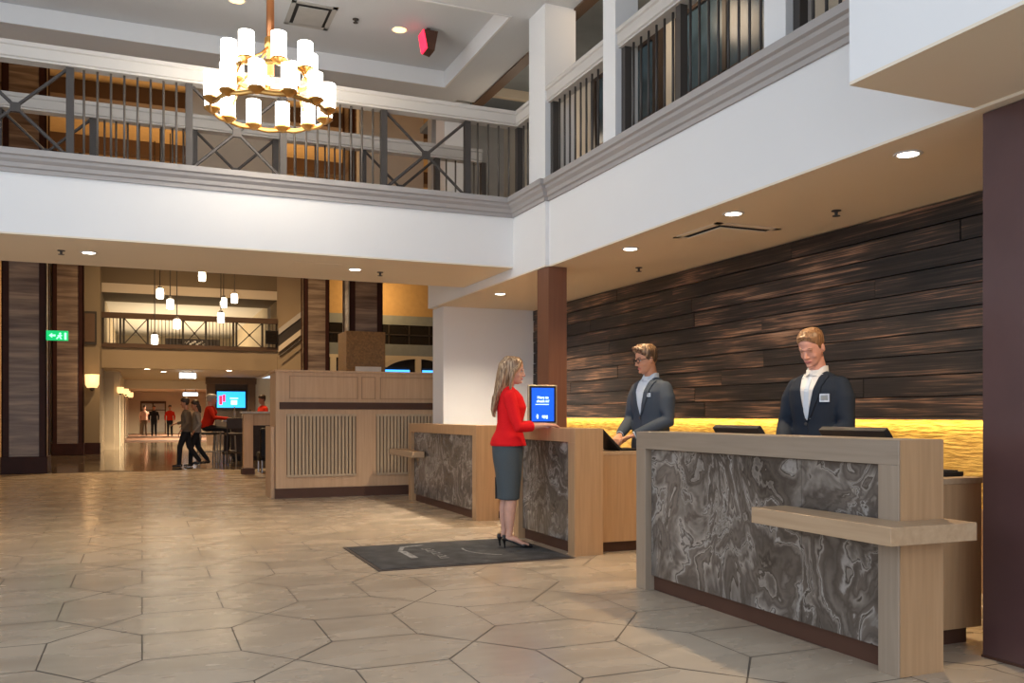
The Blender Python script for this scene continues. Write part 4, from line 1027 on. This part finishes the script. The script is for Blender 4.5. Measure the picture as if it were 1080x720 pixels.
def hair_cap(mb, Mh, hairline, thick0, nphi=40, nz=12, top=0.128):
    thick = lambda p_, q: thick0(p_, q)*(0.35+0.65*min(1.0, q*3.5))
    """shell following the skull from a hairline (function of angle) to the crown"""
    rs = []
    for j in range(nz+1):
        t = j/nz; r = []
        for i in range(nphi):
            ph = 2*PI*i/nphi; z0 = hairline(ph); z = z0+(0.1175-z0)*(t**0.8)
            q = headsurf(ph, z, thick(ph, t))
            q.z += thick(ph, t)*t*0.9
            r.append(Mh @ q)
        rs.append(r)
    inner = []
    for j in range(nz, -1, -1):
        t = j/nz; r = []
        for i in range(nphi):
            ph = 2*PI*i/nphi; z0 = hairline(ph); z = z0+(0.1175-z0)*(t**0.8)
            r.append(Mh @ headsurf(ph, z, -0.006))
        inner.append(r)
    # outer shell closed on top, joined to the inner shell at the hairline
    mb.rings([inner[-1]]+rs, cap=True)
def bvh_of(o):
    dg = bpy.context.evaluated_depsgraph_get(); dg.update()
    return BVHTree.FromObject(o, dg)
def drape(bvh, rows, off, mb, thick=0.004):
    """lay a patch on a garment: rows of (y, z) seen from the front, pressed on along -x"""
    top = []
    for r in rows:
        rr = []
        for y, z in r:
            h = bvh.ray_cast(Vector((0.8, y, z)), Vector((-1, 0, 0)))
            rr.append((h[0].x if h[0] else 0.05, y, z))
        top.append(rr)
    A = [[mb.bm.verts.new((x+off, y, z)) for x, y, z in r] for r in top]
    B = [[mb.bm.verts.new((x-0.01, y, z)) for x, y, z in r] for r in top]
    n = len(A); m_ = len(A[0])
    for i in range(n-1):
        for j in range(m_-1):
            mb.bm.faces.new((A[i][j], A[i+1][j], A[i+1][j+1], A[i][j+1]))
    loop = [(0, j) for j in range(m_)]+[(i, m_-1) for i in range(1, n)]+[(n-1, j) for j in range(m_-2, -1, -1)]+[(i, 0) for i in range(n-2, 0, -1)]
    for k in range(len(loop)):
        a, b_ = loop[k], loop[(k+1) % len(loop)]
        try: mb.bm.faces.new((A[a[0]][a[1]], A[b_[0]][b_[1]], B[b_[0]][b_[1]], B[a[0]][a[1]]))
        except ValueError: pass
def strip(z0, z1, yl, yr, n=14, m_=5):
    rows = []
    for i in range(n+1):
        t = i/n; z = z0+(z1-z0)*t; a, b_ = yl(t), yr(t)
        rows.append([(a+(b_-a)*j/m_, z) for j in range(m_+1)])
    return rows

def suited_man(label, loc, rz, skin, hairm, suit, shirt, hand_l, hand_r, head_rot, glasses=False, badge=False, hair_kind='short', zs=1.0, tie=None, el=None, er=None, lean=0.0, look=0.0):
    t = thing('person', label, 'person', loc, rz=rz)
    Mh = Matrix.Translation((0.025+lean, 0, 1.655)) @ head_rot
    body = MB()
    add_head(body, Mh)
    nk = Mh @ Vector((-0.012, 0, -0.06))
    body.tube([(-0.015, 0, 1.42), (-0.005, 0, 1.50), nk, Mh @ Vector((-0.005, 0, -0.02))], [(0.07, 0.075), (0.058, 0.058), (0.056, 0.056), (0.055, 0.055)], ref=(1, 0, 0), seg=16)
    body.tube([(0, 0, 0.88), (0, 0, 1.0), (0, 0, 1.12), (0, 0, 1.3), (-0.005, 0, 1.42), (-0.01, 0, 1.47)], [(0.10, 0.15), (0.10, 0.145), (0.095, 0.135), (0.105, 0.155), (0.085, 0.165), (0.055, 0.09)], ref=(1, 0, 0), seg=20)
    for s in (-1, 1):
        body.tube([(0, s*0.085, 0.92), (0.01, s*0.095, 0.50), (-0.015, s*0.10, 0.09)], [0.075, 0.05, 0.035], seg=12, ref=(1, 0, 0))
        body.tube([(-0.02, s*0.10, 0.05), (0.16, s*0.12, 0.035)], [0.035, 0.03], seg=10, roundcap=True)
        h = Vector(hand_l if s > 0 else hand_r); e = Vector((el if s > 0 else er) or (0.02, s*0.275, 1.13))
        sh = Vector((-0.005, s*0.155, 1.375))
        body.tube([sh, sh.lerp(e, 0.5), e, e.lerp(h, 0.5), h], [0.045, 0.042, 0.036, 0.034, 0.025], seg=12)
        dd = (h-e).normalized(); dd = (dd+Vector((0.25, -s*0.25, -0.05))).normalized()
        add_hand(body, h+dd*0.02, dd, (0, 0, 1), -s, curl=0.38)
    b_ = body.build('body', M[skin], t, local=True, remesh=0.0048, smo=3)
    face_parts(b_, Mh, look, brow=hairm if hairm != 'brownhair' else 'darkhair')
    # trousers and shoes
    tr = MB()
    tr.tube([(0, 0, 1.06), (0, 0, 0.96), (-0.005, 0, 0.86)], [(0.115, 0.16), (0.125, 0.175), (0.12, 0.17)], ref=(1, 0, 0), seg=20)
    for s in (-1, 1): tr.tube([(0, s*0.085, 0.95), (0.005, s*0.09, 0.7), (0.01, s*0.095, 0.48), (-0.01, s*0.10, 0.10)], [0.095, 0.082, 0.065, 0.055], seg=14, ref=(1, 0, 0))
    tr.build('trousers', M['trousers'], t, local=True, remesh=0.010, smo=4)
    for s in (-1, 1):
        MB().tube([(-0.05, s*0.10, 0.045), (0.05, s*0.11, 0.045), (0.17, s*0.125, 0.035)], [(0.042, 0.04), (0.042, 0.046), (0.028, 0.042)], seg=12, ref=(0, 0, 1), roundcap=True).build('shoe', M['leather'], t, local=True, smooth=True)
    # jacket
    jk = MB()
    jk.tube([(-0.005, 0, 0.86), (-0.005, 0, 0.94), (0, 0, 1.04), (0, 0, 1.13), (0.0, 0, 1.26), (0.0, 0, 1.36), (-0.012, 0, 1.42), (-0.030, 0, 1.460), (-0.038, 0, 1.485)],
            [(0.145, 0.195), (0.142, 0.192), (0.13, 0.175), (0.125, 0.170), (0.138, 0.190), (0.135, 0.200), (0.108, 0.185), (0.080, 0.130), (0.060, 0.080)], ref=(1, 0, 0), seg=28, p=2.35)
    for s in (-1, 1):
        h = Vector(hand_l if s > 0 else hand_r); e = Vector((el if s > 0 else er) or (0.02, s*0.275, 1.13)); sh = Vector((-0.005, s*0.168, 1.393))
        jk.tube([sh, sh.lerp(e, 0.35)+Vector((0, s*0.012, 0.01)), sh.lerp(e, 0.7), e, e.lerp(h, 0.45), e.lerp(h, 0.88)], [0.066, 0.072, 0.066, 0.061, 0.054, 0.045], seg=14, roundcap=True)
    MB().tube([(0.010, 0, 1.36), (0.004, 0, 1.43), (-0.004+lean*0.4, 0, 1.485), (0.0+lean*0.5, 0, 1.512)], [(0.105, 0.10), (0.085, 0.09), (0.069, 0.069), (0.063, 0.063)], ref=(1, 0, 0), seg=24).build('shirt_yoke', M[shirt], t, local=True, smooth=True)
    j = jk.build('jacket', M[suit], t, local=True, remesh=0.009, smo=11)
    bvh = bvh_of(j)
    V0, V1 = 1.475, 1.16
    wl = lambda q: 0.070*(1-q)**0.85+0.004
    mb = MB(); drape(bvh, strip(V0, V1, lambda q: -wl(q), lambda q: wl(q)), 0.002, mb); mb.build('shirt_front', M[shirt], t, local=True, smooth=False)
    for s in (-1, 1):
        def outer(q):
            return wl(q) + (0.052 if q < 0.30 else 0.062)*(1-q)**0.6*(1.0 if q > 0.05 else 0.7)
        mb = MB(); drape(bvh, strip(V0-0.005, V1-0.01, lambda q: s*wl(q)*0.96, lambda q: s*outer(q), n=18, m_=3), 0.011, mb)
        mb.build('lapel', M[suit], t, local=True)
        hh = Vector(hand_l if s > 0 else hand_r); e = Vector((el if s > 0 else er) or (0.02, s*0.275, 1.13)); dd = (hh-e).normalized()
        MB().tube([hh-dd*0.045, hh-dd*0.004], [0.034, 0.033], seg=16).build('shirt_cuff', M[shirt], t, local=True, smooth=True)
    mb = MB(); drape(bvh, strip(1.16, 0.87, lambda q: 0.002+0.02*q*q, lambda q: 0.006+0.02*q*q, n=10, m_=1), 0.0015, mb); mb.build('jacket_edge', M['black'], t, local=True)
    for z in (1.135, 1.04):
        h = bvh.ray_cast(Vector((0.8, -0.012, z)), Vector((-1, 0, 0)))[0]
        if h: MB().lathe((h.x, -0.012, z), [(0.011, -0.002), (0.011, 0.004), (0.004, 0.005)], seg=12, axis='x').build('button', M['bronze'], t, local=True)
    # shirt collar
    for s in (-1, 1):
        q = []
        rs = []
        for k in range(9):
            a = R(12)+(R(170)-R(12))*k/8
            r0 = 0.066; c_ = Vector((-0.012+lean*0.4, 0, 0))
            zt = 1.535-0.045*math.exp(-((a-R(12))/0.7)**2); zb = 1.472
            lean = 0.010*(1+math.cos(a))
            rs.append([c_+Vector(((r0+lean)*math.cos(a)+0.012, s*(r0)*math.sin(a), zb-0.01)), c_+Vector(((r0+0.010+lean)*math.cos(a)+0.012, s*(r0+0.010)*math.sin(a), zb-0.01)),
                       c_+Vector(((r0-0.001)*math.cos(a)+0.006, s*(r0)*math.sin(a), zt)), c_+Vector(((r0-0.006)*math.cos(a)+0.006, s*(r0-0.006)*math.sin(a), zt))])
        m2 = MB(); m2.rings(rs); m2.prism([(0.052, 1.515), (0.066, 1.475), (0.085, 1.425), (0.060, 1.455)], s*0.008, s*0.040, mp=lambda x, y, z: (x-0.012*abs(z)/0.04, z, y))
        m2.build('collar', M[shirt], t, local=True)
    if tie:
        mb = MB(); drape(bvh, strip(1.455, 1.17, lambda q: -0.012-0.012*q, lambda q: 0.012+0.012*q), 0.006, mb); mb.build('shirt_placket', M[tie], t, local=True)
    if badge:
        by, bz, bw, bh = badge
        mb = MB(); drape(bvh, strip(bz+bh/2, bz-bh/2, lambda q: by-bw/2, lambda q: by+bw/2, n=2, m_=2), 0.011, mb)
        o_ = mb.build('name_badge', M['steel'], t, local=True)
        mb = MB(); drape(bvh, strip(bz+bh*0.32, bz-bh*0.32, lambda q: by-bw*0.36, lambda q: by+bw*0.36, n=2, m_=2), 0.013, mb); mb.build('badge_face', M['greyblue'], o_, local=True)
    # hair
    hb = MB()
    if hair_kind == 'quiff':
        hl = lambda p_: 0.072*(0.5+0.5*math.cos(p_))**1.3 + (-0.055)*(1-(0.5+0.5*math.cos(p_))**1.3) - (0.02 if 1.1 < min(p_, 2*PI-p_) < 1.45 else 0)
        tk = lambda p_, q: 0.008+0.016*q*(0.6+0.4*math.cos(p_))+0.007*(0.5+0.5*math.cos(p_))+0.002*math.sin(p_*9)
        hair_cap(hb, Mh, hl, tk)
        hb.tube([Mh @ Vector((0.075, -0.055, 0.095)), Mh @ Vector((0.092, -0.02, 0.112)), Mh @ Vector((0.092, 0.025, 0.115)), Mh @ Vector((0.07, 0.06, 0.095))], [0.014, 0.020, 0.020, 0.014], seg=10, roundcap=True)
    else:
        hl = lambda p_: 0.080*(0.5+0.5*math.cos(p_))**1.2 + (-0.060)*(1-(0.5+0.5*math.cos(p_))**1.2) - (0.02 if 1.1 < min(p_, 2*PI-p_) < 1.45 else 0)
        tk = lambda p_, q: 0.005+0.007*q+0.004*(0.5+0.5*math.cos(p_))+0.0015*math.sin(p_*11)
        hair_cap(hb, Mh, hl, tk)
        hb.tube([Mh @ Vector((0.066, -0.045, 0.096)), Mh @ Vector((0.076, 0.0, 0.104)), Mh @ Vector((0.064, 0.045, 0.096))], [0.008, 0.011, 0.008], seg=10, roundcap=True)
    hb.build('hair', M[hairm], t, local=True, remesh=0.0045, smo=3)
    if glasses:
        mb = MB()
        for s in (-1, 1):
            pts = []
            for k in range(17):
                a = 2*PI*k/16; pts.append(Mh @ Vector((0.104-0.25*abs(0.026*math.cos(a)+0.034)*0.35, s*(0.034+0.026*math.cos(a)), 0.001+0.019*math.sin(a))))
            mb.tube(pts, 0.0032, seg=6)
            mb.tube([Mh @ Vector((0.096, s*0.060, 0.008)), Mh @ Vector((0.03, s*0.084, 0.008)), Mh @ Vector((-0.02, s*0.086, 0.0))], 0.0026, seg=6)
        mb.tube([Mh @ Vector((0.103, -0.009, 0.006)), Mh @ Vector((0.106, 0, 0.009)), Mh @ Vector((0.103, 0.009, 0.006))], 0.0024, seg=6)
        mb.build('glasses', M['black'], t, local=True, smooth=True)
    t.scale = (zs, zs, zs)
    return t

suited_man('person in grey suit and dark glasses typing at a laptop behind the desk', (4.26, 6.97, 0), R(193),
           'skin_m', 'brownhair', 'greysuit', 'shirt', (0.255, 0.05, 0.985), (0.265, -0.12, 0.985),
           Matrix.Rotation(R(-18), 4, 'Z') @ Matrix.Rotation(R(12), 4, 'Y'), glasses=True, badge=(0.105, 1.335, 0.03, 0.03), hair_kind='quiff', zs=1.02,
           el=(0.02, 0.235, 1.11), er=(0.03, -0.235, 1.11), lean=0.03)
suited_man('person in navy suit with square badge looking down behind the foreground desk', (4.25, 4.80, 0), R(196),
           'skin_p', 'ginger', 'navy', 'shirtw', (0.27, 0.10, 0.94), (0.27, -0.12, 0.94),
           Matrix.Rotation(R(4), 4, 'Z') @ Matrix.Rotation(R(26), 4, 'Y'), badge=(0.125, 1.31, 0.055, 0.055), zs=0.99, tie='shirt',
           el=(0.03, 0.235, 1.12), er=(0.03, -0.235, 1.12), lean=0.05, look=1.0)

# woman in red
t = thing('person', 'person in red sweater and grey pencil skirt standing at the counter', 'person', (3.02, 7.33, 0.011), rz=R(-20))
Mh = Matrix.Translation((0.035, 0, 1.565)) @ Matrix.Rotation(R(-6), 4, 'Z') @ Matrix.Rotation(R(6), 4, 'Y') @ Matrix.Scale(0.93, 4)
body = MB(); add_head(body, Mh)
body.tube([(-0.02, 0, 1.36), (-0.008, 0, 1.43), Mh @ Vector((-0.012, 0, -0.06)), Mh @ Vector((-0.005, 0, -0.02))], [(0.055, 0.06), (0.046, 0.046), (0.045, 0.045), (0.045, 0.045)], ref=(1, 0, 0), seg=16)
body.tube([(0, 0, 0.84), (0, 0, 0.95), (0, 0, 1.08), (0.01, 0, 1.22), (-0.005, 0, 1.33), (-0.015, 0, 1.39)], [(0.09, 0.14), (0.095, 0.14), (0.08, 0.11), (0.095, 0.125), (0.07, 0.135), (0.045, 0.075)], ref=(1, 0, 0), seg=20)
arms = {}
for s, e, h in ((1, (0.075, 0.215, 1.07), (0.335, 0.075, 1.086)), (-1, (0.065, -0.225, 1.065), (0.325, -0.10, 1.084))):
    sh = Vector((-0.01, s*0.155, 1.345)); e = Vector(e); h = Vector(h); arms[s] = (sh, e, h)
    body.tube([sh, sh.lerp(e, 0.5), e, e.lerp(h, 0.4), h], [0.038, 0.036, 0.031, 0.031, 0.020], seg=12)
    dd = Vector((0.95, -s*0.38, -0.06)).normalized()
    add_hand(body, h+dd*0.012, dd, (0, 0, 1), -s, curl=0.22, scale=0.9)
for s, fx in ((1, -0.028), (-1, 0.012)):
    y = s*0.062
    body.tube([(fx*0.3, y+s*0.015, 0.86), (fx*0.6+0.004, y+s*0.005, 0.62), (fx+0.006, y, 0.47), (fx-0.010, y, 0.34), (fx-0.012, y, 0.24), (fx-0.012, y, 0.15), (fx-0.020, y, 0.105)], [0.088, 0.068, 0.048, (0.052, 0.048), (0.044, 0.042), 0.030, 0.030], seg=14, ref=(1, 0, 0))
    body.tube([(fx-0.035, y, 0.090), (fx+0.03, y, 0.078), (fx+0.10, y, 0.040), (fx+0.155, y, 0.026)], [(0.030, 0.028), (0.028, 0.030), (0.018, 0.034), (0.012, 0.028)], seg=12, ref=(0, 0, 1), roundcap=True)
b_ = body.build('body', M['skin_f'], t, local=True, remesh=0.0045, smo=3)
face_parts(b_, Mh, brow='darkhair')
sk = MB()
sk.tube([(0, 0, 1.04), (-0.005, 0, 0.97), (-0.018, 0, 0.89), (-0.015, 0, 0.80), (-0.008, 0, 0.66), (-0.008, 0, 0.52), (-0.010, 0, 0.425)], [(0.10, 0.135), (0.125, 0.17), (0.138, 0.185), (0.135, 0.18), (0.118, 0.16), (0.104, 0.145), (0.100, 0.140)], ref=(1, 0, 0), seg=28, p=2.2)
o = sk.build('skirt', M['skirt'], t, local=True, remesh=0.009, smo=4)
MB().box(-0.128, -0.10, -0.012, 0.012, 0.43, 0.62).build('skirt_vent', M['black'], t, local=True)
for s, fx in ((1, -0.028), (-1, 0.012)):
    y = s*0.062; mb = MB()
    # pump: sole curve, toe box, heel counter and stiletto heel
    mb.tube([(fx-0.060, y, 0.082), (fx-0.02, y, 0.070), (fx+0.05, y, 0.040), (fx+0.11, y, 0.018), (fx+0.185, y, 0.014)], [(0.022, 0.030), (0.012, 0.028), (0.010, 0.032), (0.014, 0.040), (0.009, 0.020)], seg=12, ref=(0, 0, 1), roundcap=True)
    mb.tube([(fx+0.115, y, 0.026), (fx+0.175, y, 0.020)], [(0.022, 0.038), (0.014, 0.022)], seg=12, ref=(0, 0, 1), roundcap=True)
    mb.tube([(fx-0.060, y, 0.115), (fx-0.062, y, 0.075)], [(0.018, 0.030), (0.022, 0.032)], seg=12, ref=(1, 0, 0))
    mb.tube([(fx-0.062, y, 0.08), (fx-0.058, y, 0.045), (fx-0.054, y, 0.0)], [0.020, 0.010, 0.007], seg=10)
    mb.build('shoe', M['leather'], t, local=True, remesh=0.004, smo=2)
jk = MB()
jk.tube([(-0.010, 0, 0.905), (-0.008, 0, 0.96), (0.0, 0, 1.03), (0.003, 0, 1.10), (0.012, 0, 1.18), (0.020, 0, 1.24), (0.008, 0, 1.31), (-0.010, 0, 1.365), (-0.018, 0, 1.40), (-0.018, 0, 1.425)],
        [(0.165, 0.205), (0.150, 0.19), (0.122, 0.155), (0.112, 0.140), (0.122, 0.150), (0.132, 0.158), (0.115, 0.160), (0.090, 0.150), (0.066, 0.10), (0.055, 0.062)], ref=(1, 0, 0), seg=28, p=2.15)
for s in (-1, 1):
    sh, e, h = arms[s]
    jk.ell(sh+Vector((0, 0, -0.004)), (0.057, 0.055, 0.055))
    jk.tube([sh+Vector((0, 0, -0.008)), sh.lerp(e, 0.4), sh.lerp(e, 0.8), e, e.lerp(h, 0.25), e.lerp(h, 0.50)], [0.058, 0.054, 0.049, 0.050, 0.047, 0.046], seg=14, roundcap=False)
j = jk.build('sweater', M['red'], t, local=True, remesh=0.008, smo=4)
MB().tube([(-0.008, 0, 0.902), (-0.008, 0, 0.914)], [(0.160, 0.198), (0.158, 0.197)], ref=(1, 0, 0), seg=36, p=2.15).build('hem_band', M['red'], t, local=True, smooth=True)
hb = MB()
hl = lambda p_: 0.085*(0.5+0.5*math.cos(p_))**2.2 + (-0.085)*(1-(0.5+0.5*math.cos(p_))**2.2)
tk = lambda p_, q: 0.012+0.010*q+0.004*(0.5-0.5*math.cos(p_))
hair_cap(hb, Mh, hl, tk)
hb.tube([(-0.012, 0, 1.60), (-0.040, 0, 1.52), (-0.070, 0, 1.43), (-0.105, 0, 1.35), (-0.128, 0.0, 1.26), (-0.135, 0.0, 1.20), (-0.130, 0, 1.16)],
        [(0.088, 0.082), (0.078, 0.084), (0.062, 0.090), (0.038, 0.088), (0.026, 0.078), (0.018, 0.062), (0.008, 0.035)], ref=(1, 0, 0), seg=24, roundcap=True)
random.seed(5)
for k in range(16):
    y = -0.088+0.176*k/15; jx = random.uniform(-0.008, 0.008)
    hb.tube([(-0.035+0.075*(1-abs(y)/0.09)*-0.6, y*0.92, 1.58), (-0.075+jx, y*1.02, 1.45), (-0.125-0.012*(1-abs(y)/0.09)+jx, y*1.0, 1.33), (-0.150+jx, y*0.85, 1.22), (-0.142+jx, y*0.7, 1.15+random.uniform(0, 0.05))], [0.013, 0.013, 0.012, 0.009, 0.004], seg=8, roundcap=True)
for s in (-1, 1):
    hb.tube([Mh @ Vector((0.06, s*0.055, 0.085)), Mh @ Vector((0.042, s*0.088, 0.03)), Mh @ Vector((0.005, s*0.101, -0.02)), (0.008, s*0.092, 1.45), (0.005, s*0.095, 1.37)], [0.014, 0.018, 0.024, 0.018, 0.006], seg=10, roundcap=True)
hb.build('hair', M['blonde'], t, local=True, remesh=0.0052, smo=1)

# smaller figures in the distance
def far_person(label, loc, rz, top, bottom, hairm, pose='stand', skin='skin_m', long=False, h=1.0, stripes=False, wide=1.0):
    t = thing('person', label, 'person', loc, rz=rz)
    sit = pose == 'sit'
    dz = 0.0
    body = MB(); Mh = Matrix.Translation((0.03 if not sit else 0.10, 0, 1.63)) @ Matrix.Rotation(R(10), 4, 'Y')
    add_head(body, Mh)
    lean = 0.08 if sit else 0.0
    body.tube([(lean-0.01, 0, 1.40), (lean, 0, 1.48), Mh @ Vector((-0.01, 0, -0.05))], [0.06, 0.052, 0.05], seg=12)
    body.tube([(0, 0, 0.92), (0, 0, 1.1), (lean, 0, 1.3), (lean-0.01, 0, 1.42)], [(0.10, 0.14), (0.095, 0.13), (0.10, 0.15), (0.07, 0.12)], ref=(1, 0, 0), seg=14)
    if sit: legs = [[(0, s*0.09, 0.90), (0.40, s*0.13, 0.86), (0.40, s*0.13, 0.42), (0.38, s*0.13, 0.30)] for s in (-1, 1)]
    elif pose == 'walk': legs = [[(0, 0.08, 0.92), (0.14, 0.09, 0.52), (0.16, 0.09, 0.08)], [(0, -0.08, 0.92), (-0.06, -0.09, 0.52), (-0.30, -0.09, 0.14)]]
    else: legs = [[(0, s*0.08, 0.92), (0.01, s*0.09, 0.50), (-0.01, s*0.10, 0.08)] for s in (-1, 1)]
    if pose == 'reach' or sit: arms = [((0.02, s*0.27, 1.16) if not sit else (0.16, s*0.26, 1.16), (0.30, s*0.18, 1.10) if not sit else (0.46, s*0.16, 1.13)) for s in (-1, 1)]
    elif pose == 'walk': arms = [((0.06, -0.26, 1.15), (0.28, -0.20, 1.10)), ((-0.06, 0.25, 1.12), (0.10, 0.24, 0.92))]
    else: arms = [((0.0, s*0.25, 1.14), (0.05, s*0.24, 0.88)) for s in (-1, 1)]
    shirt = MB(); shirt.tube([(0, 0, 0.90), (0, 0, 1.0), (0.5*lean, 0, 1.12), (lean, 0, 1.3), (lean-0.01, 0, 1.41), (lean-0.015, 0, 1.46)], [(0.13, 0.18), (0.125, 0.17), (0.12, 0.16), (0.13, 0.185), (0.10, 0.165), (0.065, 0.08)], ref=(1, 0, 0), seg=18, p=2.3)
    for e, w_ in arms:
        s = 1 if e[1] > 0 else -1; sh = Vector((lean, s*0.17, 1.39)); e = Vector(e); w_ = Vector(w_)
        body.tube([sh, e, w_], [0.04, 0.035, 0.025], seg=10)
        add_hand(body, w_, (w_-e), (0, 0, 1) if sit or pose == 'walk' else (0, s, 0), s, curl=0.3)
        shirt.tube([sh, sh.lerp(e, 0.5), e, e.lerp(w_, 0.85)], [0.062, 0.056, 0.05, 0.04], seg=12)
    pants = MB(); pants.tube([(0, 0, 1.0), (0, 0, 0.88)], [(0.12, 0.165), (0.125, 0.17)], ref=(1, 0, 0), seg=18)
    for L in legs:
        body.tube(L, [0.075] + [0.045]*(len(L)-1), seg=10)
        pants.tube(L[:-1]+[Vector(L[-1])+Vector((0, 0, 0.03))], [0.095, 0.07, 0.055, 0.05][:len(L)], seg=12, roundcap=True)
        f = Vector(L[-1]); MB().tube([f+Vector((-0.03, 0, -0.03)), f+Vector((0.14, 0, -0.045))], [0.045, 0.03], seg=10, roundcap=True).build('shoe', M['paper'] if bottom == 'bluecloth' else M['leather'], t, local=True, smooth=True)
    body.build('body', M[skin], t, local=True, remesh=0.009, smo=2)
    shirt.build('top', M[top], t, local=True, remesh=0.012, smo=3)
    pants.build('trousers', M[bottom], t, local=True, remesh=0.012, smo=3)
    hb = MB(); hair_cap(hb, Mh, lambda p_: 0.07*math.cos(p_)*0.9-0.005 if math.cos(p_) > 0 else -0.06, lambda p_, q: 0.014+0.008*q, nphi=24, nz=6)
    if long: hb.tube([Mh @ Vector((-0.05, 0, 0.02)), Mh @ Vector((-0.085, 0, -0.08)), Mh @ Vector((-0.10, 0, -0.2))], [0.07, 0.06, 0.03], seg=10, roundcap=True)
    hb.build('hair', M[hairm], t, local=True, remesh=0.01, smo=1)
    t.scale = (h*wide, h*wide, h)
    return t
far_person('person in grey top and dark trousers walking left past the bar seats', (0.93, 21.6, 0), R(170), 'greycloth', 'trousers', 'darkhair', 'walk', h=0.9)
M['ventgreycloth'] = cloth('pale_grey_cloth', (0.30, 0.27, 0.24))
M['striped'] = cloth('pale_pink_cloth', (0.55, 0.36, 0.30))
far_person('person with long dark hair walking close behind the one in grey', (1.16, 21.9, 0), R(185), 'ventgreycloth', 'trousers', 'darkhair', 'walk', long=True, h=0.87)
far_person('person with grey hair in red sweater sitting on a stool at the bar', (1.48, 23.3, 0), R(-8), 'redfar', 'trousers', 'greyhair', 'sit', skin='skin_p', h=0.97, wide=1.25)
far_person('person in dark red top behind the bar at the partition edge', (3.15, 25.9, 0), R(200), 'redfar', 'trousers', 'darkhair', 'reach', h=1.0)
far_person('person in dark jacket, middle of three people in the far corridor', (0.62, 54.5, 0.004), R(-95), 'trousers', 'trousers', 'darkhair', 'stand')
far_person('person in red jacket, rightmost of three people in the far corridor', (1.45, 54.0, 0.004), R(-90), 'redfar', 'trousers', 'darkhair', 'stand')
far_person('person in pale top, leftmost of three people in the far corridor', (0.12, 56.5, 0.004), R(-80), 'striped', 'greycloth', 'darkhair', 'stand', skin='skin_f')
